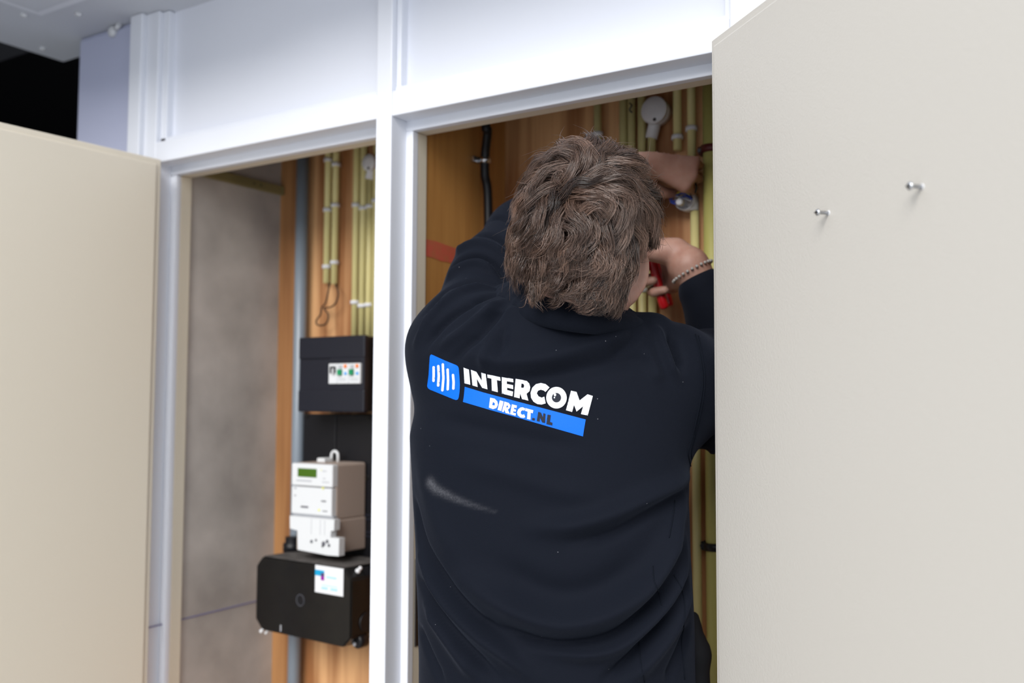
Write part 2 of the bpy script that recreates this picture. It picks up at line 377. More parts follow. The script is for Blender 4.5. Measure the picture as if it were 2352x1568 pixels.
# fuse box
YF = .262
fa = onY(686.5, 775, YF); fb = onY(838, 769, YF); fz0 = zz(760, 946, YF)
fx0, fx1, fz1 = float(fa[0]), float(fb[0]), float((fa[2]+fb[2])/2)
fbx = empty('fuse_box', ((fx0+fx1)/2, YF, fz0), label='black fuse box with one white breaker strip above the meter', cat='fuse box')
box('back_case', (fx0+.006, YF+.05, fz0+.004), (fx1+.03, YB-.006, fz1-.001), BLK, fbx, .003)
box('case', (fx0+.003, YF+.012, fz0+.002), (fx1-.002, YF+.055, fz1-.002), BLK, fbx, .003)
fz = lambda y: zz(760, y, YF)
box('front_cover', (fx0, YF, fz(895)), (fx1, YF+.014, fz0), FUSEM, fbx, .003)
box('front_cover', (fx0, YF, fz(823)), (fx1, YF+.014, fz1), FUSEM, fbx, .003)
bx0, bx1 = float(onY(757.5, 850, YF)[0]), float(onY(830.5, 850, YF)[0])
box('recess_band', (fx0, YF+.004, fz(896)), (bx0-.001, YF+.014, fz(822)), FUSEM, fbx, .001)
box('recess_band', (bx1+.001, YF, fz(896)), (fx1, YF+.014, fz(822)), FUSEM, fbx, .001)
box('blank_strip', (bx0-.001, YF, fz(896)), (bx1+.001, YF+.014, fz(881.5)), FUSEM, fbx, .001)
box('blank_strip', (bx0-.001, YF, fz(835)), (bx1+.001, YF+.014, fz(822)), FUSEM, fbx, .001)
bw = (bx1-bx0)
def breaker(x0, x1, kind):
    br = box('circuit_breaker', (x0+.0004, YF-.004, fz(881.2)), (x1-.0004, YF+.012, fz(835.2)), MWHITE, fbx, .001)
    Z0, Z1 = fz(881.2), fz(835.2); H = Z1-Z0; W = x1-x0
    if kind == 0:
        box('toggle', (x0+W*.3, YF-.009, Z0+H*.52), (x0+W*.85, YF-.003, Z0+H*.86), BLK, br, .001)
        box('toggle_grip', (x0+W*.62, YF-.011, Z0+H*.48), (x0+W*.78, YF-.004, Z0+H*.76), MWHITE, br, .001)
    else:
        box('toggle', (x0+W*.14, YF-.010, Z0+H*.42), (x0+W*.46, YF-.003, Z0+H*.70), GREEN, br, .001)
        box('toggle_slot', (x0+W*.16, YF-.0046, Z0+H*.70), (x0+W*.46, YF-.003, Z0+H*.92), mats_grey, br)
        lathe('test_button', [(.0042, 0), (.0042, .002), (.003, .003)], (x0+W*.73, YF-.004, Z0+H*.86), (0, -1, 0), ORANGE, br, 12)
        box('indicator', (x0+W*.65, YF-.0055, Z0+H*.44), (x0+W*.85, YF-.003, Z0+H*.56), BLUEB, br)
        for f_ in (.16, .24): box('print_line', (x0+W*.15, YF-.0044, Z0+H*f_), (x0+W*.8, YF-.0038, Z0+H*(f_+.025)), mats_grey, br)

breaker(bx0, bx0+bw*.27, 0); breaker(bx0+bw*.27, bx0+bw*.635, 1); breaker(bx0+bw*.635, bx1, 1)
# electricity meter
YE = .222
E0 = onY(670, 1063, YE); E1 = onY(763.5, 1068, YE)
ex0, ex1 = float(E0[0]), float(E1[0]); ez = lambda y: zz(715, y, YE); em = .001
XB1 = float(onY(818, 1150, YM)[0])
met = empty('electricity_meter', ((ex0+ex1)/2, YE, ez(1270)), label='white electricity meter with green display and warm grey side', cat='electricity meter')
box('housing', (ex0+.002, YE+.012, ez(1193)), (ex1, YM-.001, ez(1064)), MBEIGE, met, .005)
box('terminal_housing', (ex0+.013, YE+.006, ez(1268)), (ex1+.001, YM-.001, ez(1192)), MBEIGE, met, .003)
fp = box('front_plate', (ex0, YE, ez(1117)), (ex1, YE+.02, ez(1065)), MWHITE, met, .003)
box('display', (float(onY(684, 1090, YE)[0]), YE-.0008, ez(1096)), (float(onY(727.5, 1090, YE)[0]), YE+.001, ez(1076)), LCD, fp, .0005)
lathe('indicator_led', [(.0015, 0), (.001, .0012)], onY(738, 1079, YE), (0, -1, 0), LEDY, fp, 8)
for (x0, x1, y0, y1) in ((681, 716, 1103, 1106), (742, 748, 1096, 1098), (740, 756, 1104, 1106), (741, 750, 1079, 1081)):
    box('print_line', (float(onY(x0, y0, YE)[0]), YE-.0004, ez(y1)), (float(onY(x1, y0, YE)[0]), YE+.001, ez(y0)), mats_grey, fp)
lp = box('lower_plate', (ex0+.001, YE, ez(1182)), (ex1-.001, YE+.02, ez(1119)), MWHITE, met, .002)
lathe('led_window', [(.0032, 0), (.002, .0015)], onY(742, 1121, YE), (0, -1, 0), LEDY, lp, 10)
lathe('led_window', [(.0026, 0), (.002, .0015)], onY(733, 1171, YE), (0, -1, 0), LEDY, lp, 10)
for (x0, x1, y0, y1) in ((691, 708, 1163, 1167), (738, 749, 1147, 1150), (676, 681, 1122, 1124), (676, 680, 1139, 1141), (741, 752, 1170, 1172)):
    box('print_line', (float(onY(x0, y0, YE)[0]), YE-.0004, ez(y1)), (float(onY(x1, y0, YE)[0]), YE+.001, ez(y0)), INK, lp)
box('seam_strip', (ex0+.001, YE+.004, ez(1187)), (ex1, YE+.018, ez(1181)), mats_grey, met, .001)
tc = empty('terminal_cover', (ex0, YE, ez(1268))); attach(tc, met)
bm = bmesh.new()
pts = [(666, 1184), (768, 1193), (767, 1218), (760, 1219), (759, 1234), (779, 1236), (778, 1277), (752, 1275), (684, 1262), (683, 1218), (666, 1213)]
poly = [(float(onY(x, y, YE-.006)[0]), float(onY(x, y, YE-.006)[2])) for x, y in pts]
prism(bm, poly, 1, YE-.006, YE+.012); from_bm('cover_plate', bm, MWHITE, tc)
for x in (715.5, 736, 746): box('cover_groove', (float(onY(x, 1200, YE-.006)[0])-.0005, YE-.0064, ez(1225)), (float(onY(x, 1200, YE-.006)[0])+.0005, YE-.005, ez(1190)), mats_grey, tc)
for (x, y, r_) in ((716, 1243, .0042), (726, 1240, .003), (744, 1248, .006), (752, 1243, .0045), (756, 1252, .004), (741, 1254, .003)):
    lathe('seal_wire', [(r_, 0), (r_*.7, .002), (r_*.3, .003)], onY(x, y, YE-.006), (.4, -1, .2), DSTEEL if x % 2 else INK, tc, 6)
c = onY(769, 1046, YM-.03)
tube('hanging_loop', [Vector(c)+Vector((-.010, 0, -.02))]+[Vector(c)+Vector((.010*math.cos(t), 0, .010*math.sin(t))) for t in [math.pi-math.pi*i/8 for i in range(9)]]+[Vector(c)+Vector((.010, 0, -.02))], .0035, MWHITE, met, 8)
c = onY(743, 1055, YM-.05); box('top_latch', (c[0]-.012, YM-.06, c[2]-.012), (c[0]+.012, YM-.03, c[2]+.004), MWHITE, met, .003)
# main terminal box
YT = .205
oct_ = [(606.7, 1276.7), (588, 1298), (586.7, 1420.7), (604, 1444.7), (789.3, 1488.7), (805.3, 1468.7), (806.7, 1334), (786.7, 1304.7)]
T0 = onY(586.7, 1360, YT); yawb = R(-4)
tn = Vector((math.sin(yawb)*-1, -math.cos(yawb), 0)); tn = Vector((-math.sin(R(4)), -math.cos(R(4)), 0))
tx = Vector((math.cos(R(4)), -math.sin(R(4)), 0)); org = Vector(T0)
def onT(x, y, off=0):
    d = Vector(ray(x, y)); o_ = org + tn*off; t = (o_-Vector(CAM)).dot(tn)/d.dot(tn); return Vector(CAM)+d*t
def toT(p): p = p-org; return (p.dot(tx), p.z)
MT = Matrix(((tx.x, -tn.x, 0, org.x), (tx.y, -tn.y, 0, org.y), (0, 0, 1, org.z), (0, 0, 0, 1)))
raw = [toT(onT(x, y)) for x, y in oct_]
xl = (raw[1][0]+raw[2][0])/2; xr = (raw[5][0]+raw[6][0])/2; zt = (raw[0][1]+raw[7][1])/2; zb = (raw[3][1]+raw[4][1])/2; ch = .022
def octp(e=0): return [(xl+ch, zt-e), (xl+e, zt-ch), (xl+e, zb+ch), (xl+ch, zb+e), (xr-ch, zb+e), (xr-e, zb+ch), (xr-e, zt-ch), (xr-ch, zt-e)]
tb = empty('terminal_box', (org.x+.07, .2, org.z+zb), label='black chamfered terminal box with a white sticker below the meter', cat='terminal box')
def tprism(name, poly, lo, hi, m, parent, bev=0):
    bm = bmesh.new(); prism(bm, poly, 1, lo, hi)
    if bev: bmesh.ops.bevel(bm, geom=bm.edges[:], offset=bev, segments=2, affect='EDGES')
    bmesh.ops.transform(bm, matrix=MT, verts=bm.verts); return from_bm(name, bm, m, parent)
tprism('front_lid', octp(), 0, .045, BLKG, tb, .003)
tprism('rear_case', octp(.004), .044, .124, BLK, tb, .002)
tprism('dust_layer', [(xl+ch+.002, 0+zt-.0002), (xr-ch-.002, zt-.0002), (xr-ch-.002, zt+.0008), (xl+ch+.002, zt+.0008)], .004, .135, DUST, tb)
c = onT(690, 1378); rim = lathe('knockout', [(.0135, -.001), (.0135, .001), (.0115, .0012), (.011, .0002)], c, tn, DGREY, tb, 24)
lathe('knockout_disc', [(.0108, 0), (.0106, .0007)], c, tn, BLK, rim, 24)
stt = [toT(onT(x, y)) for x, y in ((724.5, 1297), (789, 1305.5), (789, 1370.5), (724.5, 1358))]
sx0, sx1, sz1, sz0 = (stt[0][0]+stt[3][0])/2, (stt[1][0]+stt[2][0])/2, (stt[0][1]+stt[1][1])/2, (stt[2][1]+stt[3][1])/2
SW, SH = sx1-sx0, sz1-sz0
rect = lambda a, b, c_, d: [(sx0+SW*a, sz0+SH*b), (sx0+SW*c_, sz0+SH*b), (sx0+SW*c_, sz0+SH*d), (sx0+SW*a, sz0+SH*d)]
st = tprism('sticker', rect(0, 0, 1, 1), -.0009, .001, STICK, tb)
for (nm, rc, m_) in (('sticker_print', (.0, .62, .33, .83), CYAN), ('sticker_print', (.21, .47, .33, .74), PURP), ('sticker_print', (.21, .62, .33, .72), INK),
                    ('sticker_print', (.41, .58, .76, .645), PALEC), ('sticker_print', (.24, .15, .46, .235), PALEC), ('sticker_print', (.56, .15, .80, .235), PALEC), ('sticker_print', (.24, .29, .8, .315), PALEC)):
    tprism(nm, rect(*rc), -.0013, .0002, m_, st)
c = onT(645, 1441); box('scratch', (-.0015, -.0008, -.008), (.0015, .0005, .006), mats_grey, tb, .0004, Matrix.Translation(c))
def seal(x, y, off, s, m_, name='lead_seal'):
    c = onT(x, y, -off); bm = bmesh.new()
    bmesh.ops.create_icosphere(bm, subdivisions=2, radius=s, matrix=Matrix.Translation(c))
    bmesh.ops.create_icosphere(bm, subdivisions=2, radius=s*.75, matrix=Matrix.Translation(c+Vector((s*1.1, 0, s*1.1))))
    return from_bm(name, bm, m_, tb, True)
seal(822, 1311, .03, .006, STICK); seal(600, 1449, .03, .0045, STICK); seal(611, 1453, .03, .0035, STICK)
lathe('side_gland', [(.024, 0), (.024, .016), (.02, .018), (.02, .028)], onT(822, 1424, -.045), tx, BLK, tb, 20)
gl = lathe('foot_lug', [(.016, 0), (.016, .02), (.012, .024)], onT(836, 1468, -.05), tn, BLK, tb, 14)
lathe('lug_screw', [(.0045, 0), (.0035, .003)], onT(834, 1474, -.05)+tn*.024, tn, mats_grey, gl, 10)
pt = onY(672, 1250, .30)
lathe('cable_gland', [(.022, 0), (.022, .02), (.017, .022), (.017, .035)], (float(pt[0]), .30, org.z+zt-.002), (0, 0, 1), BLK, tb, 18)

# right cupboard ---------------------------------------------------
ZT = 2.47
conduit(1370, 260, .2, ZT, 'yellow conduit standing alone, its clip just above the brown hair', ((1371, 306),))
conduit(1429, 260, .2, ZT, 'yellow conduit next after the lone one above the head', ((1430, 700),))
T3 = conduit(1448, 260, .2, ZT, 'slim yellow conduit with a wire staple near its top')[0]
conduit(1471.5, 260, .2, ZT, 'yellow conduit passing partly behind the big round junction box', ((1469, 666),))
T5, x5, y5 = conduit(1494.5, 330, .2, zz(1491, 310), 'yellow conduit hanging from the spout of the big round junction box', ((1492, 651),))
round_box(1504, 254, 31, (x5, zz(1491, 318)), 'big round white junction box above the left hand')
conduit(1553.5, 260, zz(1551, 345), ZT, 'short yellow conduit ending just above the left hand', ((1552, 313),))
T7, x7, y7 = conduit(1586, 260, zz(1592, 440), ZT, 'yellow conduit reaching down to the opened box in the left hand', ((1584, 293),))
conduit(1594, 600, .2, zz(1593, 480), 'yellow conduit rising from below to the opened box beside the pliers')
TT, xt, yt = conduit(1630, 300, .05, ZT, 'thick olive yellow pipe with a red and a black clamp', (), .0165, YELG, None, None)
def clamp(z, m_):
    o = lathe('pipe_clamp', [(.0168, -.007), (.0205, -.007), (.0205, .007), (.0168, .007)], (xt, yt, z), (0, 0, 1), m_, TT, 20)
    bm = bmesh.new(); addbox(bm, (xt-.027, yt-.004, z-.008), (xt-.016, yt+.014, z+.008), .002); from_bm('clamp_ear', bm, m_, o)
    lathe('clamp_screw', [(.005, 0), (.004, .003)], (xt-.0225, yt-.004, z), (0, -1, 0), DSTEEL, o, 12)
clamp(zz(1625, 346), REDC); clamp(zz(1633, 1253), BLK)
c = onY(1449, 250, y5-.012); wire('staple', [Vector(c)+Vector((-.003, 0, .012)), Vector(c)+Vector((.003, -.002, .006)), Vector(c)+Vector((-.002, -.002, -.002)), Vector(c)+Vector((.003, 0, -.008))], .0014, DSTEEL, T3)
# black cable on the partition
bc = wire('black_cable', [(-1.125, on(1122, 250, 0, -1.13)[1]+.0, 2.48), (-1.128, .24, 2.05), on(1120, 300, 0, -1.128), on(1115, 350, 0, -1.143), on(1114, 400, 0, -1.147), on(1121, 460, 0, -1.147), on(1122, 700, 0, -1.147), on(1122, 1000, 0, -1.147), (-1.147, float(on(1122, 1000, 0, -1.147)[1]), .1)], .0095, BLK, None, 12,
          label='thick black cable running down the pine side panel', cat='cable')
c = on(1113, 370, 0, -1.15)
bc2 = lathe('cable_clip', [(.0098, -.006), (.0125, -.006), (.0125, .006), (.0098, .006)], (-1.147, float(on(1114, 370, 0, -1.147)[1]), c[2]), (0, 0, 1), STEEL, bc, 16)
box('clip_tab', (-1.163, float(c[1])-.032, c[2]-.006), (-1.155, float(c[1])-.006, c[2]+.006), STEEL, bc2, .001)
# small opened box with wires in front of the left hand
c = onY(1588, 462, YB-.035)
ob = empty('open_junction_box', (x7, YB-.006, float(c[2])), label='small opened white junction box with loose wires below the left hand', cat='junction box')
lathe('box_body', [(.016, 0), (.02, .003), (.02, .028), (.0175, .028), (.0175, .008)], (x7-.008, YB-.008, float(c[2])+.004), (0, -1, 0), CLIPM, ob, 20)
tube('spout', [(x7+.001, YB-.018, zz(1593, 458)), (x7+.002, YB-.018, zz(1593, 484))], .0115, CLIPM, ob, 14)
tw = lambda x, y, Y=.315: onY(x, y, Y)
for pts_, m_ in ((((1590, 458), (1575, 450), (1560, 458), (1545, 462), (1535, 452)), BLUEW), (((1588, 452), (1570, 444), (1550, 450), (1540, 462), (1552, 468), (1570, 464)), BLUEW),
                 (((1586, 448), (1568, 440), (1552, 444), (1540, 440)), YELW), (((1588, 462), (1568, 455), (1545, 448), (1530, 444), (1520, 450)), mats_grey), (((1590, 455), (1580, 432), (1592, 415), (1600, 428), (1596, 445)), BLK)):
    wire('loose_wire', [tw(*p) for p in pts_], .0017, m_, ob)
lathe('wire_connector', [(.007, 0), (.007, .01), (.004, .012)], tw(1566, 465, .318), (-.2, -1, 0), STICK, ob, 12)
#@PERSON
# ================================================================== person
class Field:
    """implicit surface on a grid: smooth unions of rounded cones, ellipsoids and lofts, meshed with surface nets"""
    def __init__(s, lo, hi, h):
        s.lo = np.array(lo, float); s.h = h; s.n = np.ceil((np.array(hi)-s.lo)/h).astype(int)+1
        s.f = np.full(s.n, .2, np.float32); s.ax = [(s.lo[i]+h*np.arange(s.n[i])).astype(np.float32) for i in range(3)]
    def sub(s, lo, hi):
        a = np.clip(np.floor((np.array(lo)-s.lo)/s.h).astype(int), 0, s.n-1); b = np.clip(np.ceil((np.array(hi)-s.lo)/s.h).astype(int)+1, 1, s.n)
        sl = tuple(slice(a[i], max(b[i], a[i]+1)) for i in range(3))
        return sl, np.meshgrid(*[s.ax[i][sl[i]] for i in range(3)], indexing='ij', sparse=True)
    def join(s, sl, d, k, op='u'):
        a = s.f[sl]
        if op == 'u':
            h = np.maximum(k-np.abs(a-d), 0)/k; s.f[sl] = np.minimum(a, d)-h*h*k*.25
        else:
            d = -d; h = np.maximum(k-np.abs(a-d), 0)/k; s.f[sl] = np.maximum(a, d)+h*h*k*.25
    def cone(s, a, b, ra, rb, k=.02, op='u'):
        a = np.array(a, np.float32); b = np.array(b, np.float32); m = max(ra, rb)+k+3*s.h
        sl, (X, Y, Z) = s.sub(np.minimum(a, b)-m, np.maximum(a, b)+m)
        ab = b-a; L = float(ab@ab)+1e-9
        t = np.clip(((X-a[0])*ab[0]+(Y-a[1])*ab[1]+(Z-a[2])*ab[2])/L, 0, 1)
        d = np.sqrt((X-a[0]-t*ab[0])**2+(Y-a[1]-t*ab[1])**2+(Z-a[2]-t*ab[2])**2)-(ra+(rb-ra)*t)
        s.join(sl, d, k, op)
    def chain(s, pts, rs, k=.02, op='u'):
        rs = rs if hasattr(rs, '__len__') else [rs]*len(pts)
        for i in range(len(pts)-1): s.cone(pts[i], pts[i+1], rs[i], rs[i+1], k, op)
    def ell(s, c, r, axes, k=.02, op='u'):
        """axes: rows are the local x, y, z directions"""
        c = np.array(c, np.float32); A = np.array(axes, np.float32); m = max(r)+k+3*s.h
        sl, (X, Y, Z) = s.sub(c-m, c+m)
        X = X-c[0]; Y = Y-c[1]; Z = Z-c[2]; q = 0; g = 0
        for i in range(3):
            l = X*A[i, 0]+Y*A[i, 1]+Z*A[i, 2]; q = q+(l/r[i])**2; g = g+(l/r[i]**2)**2
        q = np.sqrt(q)+1e-9; d = q*(q-1)/(np.sqrt(g)+1e-9)
        s.join(sl, d, k, op)
    def loft(s, zs, cx, cy, a, b, rdir, fdir, k=.03, n=2.5):
        o = np.argsort(zs); zs, cx, cy, a, b = [np.array(v, float)[o] for v in (zs, cx, cy, a, b)]
        m = max(a)+.05
        sl, (X, Y, Z) = s.sub((min(cx)-m, min(cy)-m, zs[0]-.05), (max(cx)+m, max(cy)+m, zs[-1]+.05))
        z = Z.ravel(); I = lambda v: np.interp(z, zs, v).reshape(Z.shape).astype(np.float32)
        u_ = (X-I(cx))*rdir[0]+(Y-I(cy))*rdir[1]; v_ = (X-I(cx))*fdir[0]+(Y-I(cy))*fdir[1]
        q = (np.abs(u_/I(a))**n+np.abs(v_/I(b))**n)**(1/n)+1e-6
        d = np.hypot(u_, v_)*(1-1/np.maximum(q, .05)); d = np.maximum(d, np.maximum(zs[0]-Z, Z-zs[-1]))
        s.join(sl, d.astype(np.float32), k)
    def mesh(s):
        f = s.f; ins = f < 0
        c = np.zeros(s.n-1, np.int8)
        for i in (0, 1):
            for j in (0, 1):
                for k in (0, 1): c += ins[i:s.n[0]-1+i, j:s.n[1]-1+j, k:s.n[2]-1+k]
        I, J, K = np.nonzero((c > 0) & (c < 8)); N = len(I)
        acc = np.zeros((N, 3)); cnt = np.zeros(N); val = {}
        for i in (0, 1):
            for j in (0, 1):
                for k in (0, 1): val[i, j, k] = f[I+i, J+j, K+k].astype(float)
        for p in val:
            for ax in range(3):
                if p[ax] == 0:
                    r_ = list(p); r_[ax] = 1; A = val[p]; B = val[tuple(r_)]
                    x = (A < 0) != (B < 0); t = np.where(x, A/np.where(x, A-B, 1), 0)
                    for e in range(3): acc[:, e] += np.where(x, p[e]+(t if e == ax else 0), 0)
                    cnt += x
        V = s.lo+s.h*(np.stack([I, J, K], 1)+acc/cnt[:, None])
        idx = np.full(s.n-1, -1, np.int32); idx[I, J, K] = np.arange(N); Q = []
        for ax in range(3):
            b = [1, 1, 1]; b[ax] = 0
            lo = [slice(1, s.n[e]-1) for e in range(3)]; lo[ax] = slice(0, s.n[ax]-1)
            hi = list(lo); hi[ax] = slice(1, s.n[ax])
            A = ins[tuple(lo)]; B = ins[tuple(hi)]; P = np.argwhere(A != B)
            if not len(P): continue
            fl = A[tuple(P.T)]; P = P+np.array([1 if e != ax else 0 for e in range(3)])
            e1, e2 = [e for e in range(3) if e != ax]
            def cell(d1, d2):
                q_ = P.copy(); q_[:, e1] -= d1; q_[:, e2] -= d2; return idx[tuple(q_.T)]
            q4 = np.stack([cell(0, 0), cell(1, 0), cell(1, 1), cell(0, 1)], 1)
            flip = fl if ax != 1 else ~fl
            q4[flip] = q4[flip][:, ::-1]; Q.append(q4)
        Q = np.concatenate(Q); Q = Q[(Q >= 0).all(1)]
        return V, Q[:, ::-1]
def np_mesh(name, V, Q, smooth=True):
    me = bpy.data.meshes.new(name); me.vertices.add(len(V)); me.vertices.foreach_set('co', np.asarray(V, np.float32).ravel())
    k = Q.shape[1]; me.loops.add(Q.size); me.loops.foreach_set('vertex_index', Q.astype(np.int32).ravel())
    me.polygons.add(len(Q)); me.polygons.foreach_set('loop_start', np.arange(0, Q.size, k, dtype=np.int32)); me.polygons.foreach_set('loop_total', np.full(len(Q), k, np.int32))
    me.update(calc_edges=True); me.validate()
    if smooth: me.polygons.foreach_set('use_smooth', np.ones(len(me.polygons), bool))
    return me
def relax(V, Q, it=2, lam=.5):
    E = np.concatenate([Q[:, [0, 1]], Q[:, [1, 2]], Q[:, [2, 3]], Q[:, [3, 0]]])
    for _ in range(it):
        acc = np.zeros_like(V); cnt = np.zeros(len(V))
        np.add.at(acc, E[:, 0], V[E[:, 1]]); np.add.at(acc, E[:, 1], V[E[:, 0]]); np.add.at(cnt, E[:, 0], 1); np.add.at(cnt, E[:, 1], 1)
        V = V+lam*(acc/np.maximum(cnt, 1)[:, None]-V)
    return V
def vnormals(V, Q):
    n = np.cross(V[Q[:, 2]]-V[Q[:, 0]], V[Q[:, 3]]-V[Q[:, 1]]); N = np.zeros_like(V)
    for i in range(4): np.add.at(N, Q[:, i], n)
    return N/np.maximum(np.linalg.norm(N, axis=1), 1e-12)[:, None]

unit = lambda v: np.asarray(v, float)/np.linalg.norm(v)
FA = R(-21); PF = np.array([math.sin(FA), math.cos(FA), 0]); PRr = np.array([math.cos(FA), -math.sin(FA), 0]); UP = np.array([0, 0, 1.])
m_px = lambda px, d: px*d/FPX
# joints
LSH, LEL, LWR = dep(1062, 806, 1.56), dep(1206, 548, 1.80), dep(1478, 347, 1.80)
RSH, REL, RWR = dep(1532, 893, 1.52), dep(1742, 892, 1.70), dep(1584, 612, 1.735)
HC = dep(1342, 512, 1.43)
NECK0, NECK1 = dep(1352, 610, 1.445), dep(1318, 790, 1.50)
# torso slices: photo row, left, right, depth of the centre, half thickness
TS = [(1760, 958, 1600, 1.50, .150), (1640, 962, 1596, 1.50, .150), (1500, 965, 1591, 1.505, .148), (1300, 956, 1584, 1.515, .145), (1150, 948, 1576, 1.525, .142), (1000, 941, 1582, 1.535, .140),
      (900, 962, 1580, 1.535, .132), (830, 1000, 1560, 1.525, .118), (775, 1050, 1515, 1.515, .098), (738, 1120, 1470, 1.505, .072)]
def torso(fd, shrink=0, zmin=None, k=.03):
    z, cx, cy, a, b = [], [], [], [], []
    for (py, l, r_, d, th) in TS:
        c = dep((l+r_)/2, py, d); z.append(c[2]); cx.append(c[0]); cy.append(c[1])
        a.append(m_px((r_-l)/2, d)*1.0-shrink); b.append(th-shrink)
    fd.loft(z, cx, cy, a, b, PRr[:2], PF[:2], k)
    return z, cx, cy
person = empty('person', (-.78, -.12, 0), label='person in a dark navy sweatshirt seen from behind, reaching into the open cupboard', cat='person')
SKIN = mat('skin', (.42, .25, .195), .5, .4, var=.25, vscale=60, var2=(.36, .19, .145), bump=.1, bscale=350)
# head frame
HF = unit(_fw*math.cos(R(15)) - _r*math.sin(R(15)) - UP*.06); HR = unit(np.cross(HF, UP)); HU = np.cross(HR, HF)
tilt = R(-7); HR, HU = math.cos(tilt)*HR+math.sin(tilt)*HU, math.cos(tilt)*HU-math.sin(tilt)*HR
HA = np.array([HR, HF, HU])
hl = lambda x, y, z: HC+HR*x+HF*y+HU*z
SR = (.078, .096, .094)
EARC = hl(.083, -.004, -.057)

bf = Field((-1.30, -.42, -.01), (-.45, .40, 1.90), .0042)
bf.ell(HC, SR, HA, .02)
nt = SKIN.node_tree.nodes['Principled BSDF']; nt.inputs['Subsurface Weight'].default_value = .25; nt.inputs['Subsurface Radius'].default_value = (1, .35, .2); nt.inputs['Subsurface Scale'].default_value = .006
bf.ell(hl(0, .035, -.045), (.066, .066, .075), HA, .03)
bf.ell(hl(0, .068, -.095), (.040, .030, .030), HA, .035)                     # jaw and chin
bf.cone(hl(0, .088, -.02), hl(0, .112, -.055), .010, .014, .015)             # nose
bf.cone(hl(-.045, .082, .0), hl(.045, .082, .0), .012, .012, .02)            # brow
for sx in (-1, 1):
    bf.ell(hl(.031*sx, .096, -.018), (.016, .012, .010), HA, .012, 's')      # eye sockets
    bf.ell(hl(.031*sx, .086, -.018), (.012, .012, .012), HA, .003)
    bf.cone(hl(.02*sx, .092, -.086), hl(0, .099, -.085), .004, .006, .008)   # lips
    E0_ = hl(.080*sx, -.012, -.060) if sx > 0 else hl(-.068, .006, -.055)
    bf.cone(hl(.056*sx, .008, -.055), E0_+HF*.006, .022, .010, .010)
    bf.ell(E0_+HR*sx*.008, (.007, .017, .034), [unit(HR*sx*.82+HF*.57), unit(-HF*.82+HR*sx*.57), HU], .004)
    bf.ell(E0_+HR*sx*.004+HF*.004-HU*.032, (.006, .010, .012), [HR, HF, HU], .008)
    bf.ell(E0_+HR*sx*.018+HF*.008+HU*.006, (.005, .010, .017), [unit(HR*sx*.7+HF*.7), unit(-HF*.7+HR*sx*.7), HU], .006, 's')
bf.chain([NECK0, (np.array(NECK0)+NECK1)/2, NECK1], [.060, .060, .066], .03)
torso(bf, .03)
bf.chain([LSH, LEL, LWR], [.060, .044, .029], .03); bf.chain([RSH, REL, RWR], [.060, .045, .030], .03)
hipL, hipR = np.array([-.88, -.10, .93]), np.array([-.69, -.06, .93])
kneeL, kneeR = np.array([-.90, -.06, .50]), np.array([-.67, -.02, .50])
ankL, ankR = np.array([-.91, -.13, .09]), np.array([-.66, -.09, .09])
for h_, k_, a_ in ((hipL, kneeL, ankL), (hipR, kneeR, ankR)): bf.chain([h_, k_, a_], [.085, .055, .04], .04); bf.cone(a_-[0, 0, .04], a_+[-.03, .14, -.045], .038, .03, .02)
bf.ell((-.785, -.09, .98), (.16, .11, .12), [PRr, PF, UP], .05)
def hand(fd, wrist, d, s, n, curls, thumb, scale=1., spread=.06):
    """wrist point, d towards the knuckles, s towards the thumb, n out of the back of the hand"""
    d, s, n = unit(d), unit(s), unit(n); S = scale; tips = []
    fd.chain([wrist, wrist+d*.016], [.029*S, .028*S], .015)
    base = [(.032, .088), (.011, .093), (-.011, .088), (-.031, .080)]
    lens = [(.043, .026, .020), (.048, .030, .021), (.044, .028, .020), (.034, .021, .018)]
    for i, ((b_, l_), L) in enumerate(zip(base, lens)):
        k0 = wrist+d*.010*S+s*b_*.45*S; k1 = wrist+d*l_*S+s*b_*S
        fd.cone(k0+n*.002, k1, .0165*S, .0115*S, .016)
        p = k1; ang = 0; dd = unit(d+s*b_*spread*10)
        for L_, c_, r0, r1 in zip(L, curls[i], (.0098, .0090, .0082), (.0090, .0082, .0070)):
            ang += c_; v = dd*math.cos(R(ang))-n*math.sin(R(ang)); q_ = p+v*L_*S
            fd.cone(p, q_, r0*S, r1*S, .003 if p is not k1 else .006); p = q_
        tips.append(p)
    t0 = wrist+d*.018*S+s*.026*S-n*.008*S
    p = t0
    for (vd, vs_, vn, L_, r0, r1) in thumb:
        q_ = p+unit(d*vd+s*vs_+n*vn)*L_*S; fd.cone(p, q_, r0*S, r1*S, .008 if p is t0 else .003); p = q_
    return tips
# right hand: fist round the pliers, thumb side up; left hand: back to the viewer, pinching wires
sR = unit(-_r*.27+_u*.95-_fw*.05); dR = unit(-_r*.34+_u*.30+_fw*.88); dR = unit(dR-sR*(dR@sR)*.8); nR = unit(np.cross(dR, sR))
PLC = RWR+dR*.088-nR*.022; PL0, PL1 = PLC+sR*.058, PLC-sR*.066          # pliers axis: pivot, handle ends
hand(bf, RWR, dR, sR, nR, [(62, 88, 50), (66, 90, 52), (70, 92, 54), (74, 92, 55)],
     [(.22, .30, -.75, .042, .0235, .0185), (.45, .25, -.65, .030, .0165, .0135), (.75, .1, -.45, .026, .0125, .0095)], 1.12)
LWR2 = LWR; dL = unit(_r*.93+_fw*.15-_u*.30); sL = unit(-_u*.9+_r*-.1+_fw*.2); sL = unit(sL-dL*(sL@dL)); nL = unit(np.cross(sL, dL))
hand(bf, LWR2, dL, sL, nL, [(52, 66, 40), (58, 74, 42), (60, 80, 45), (64, 82, 45)],
     [(.5, .6, -.35, .034, .0145, .012), (.9, .15, -.35, .030, .0115, .0105), (.85, -.2, -.45, .024, .0105, .0085)], 1.07)
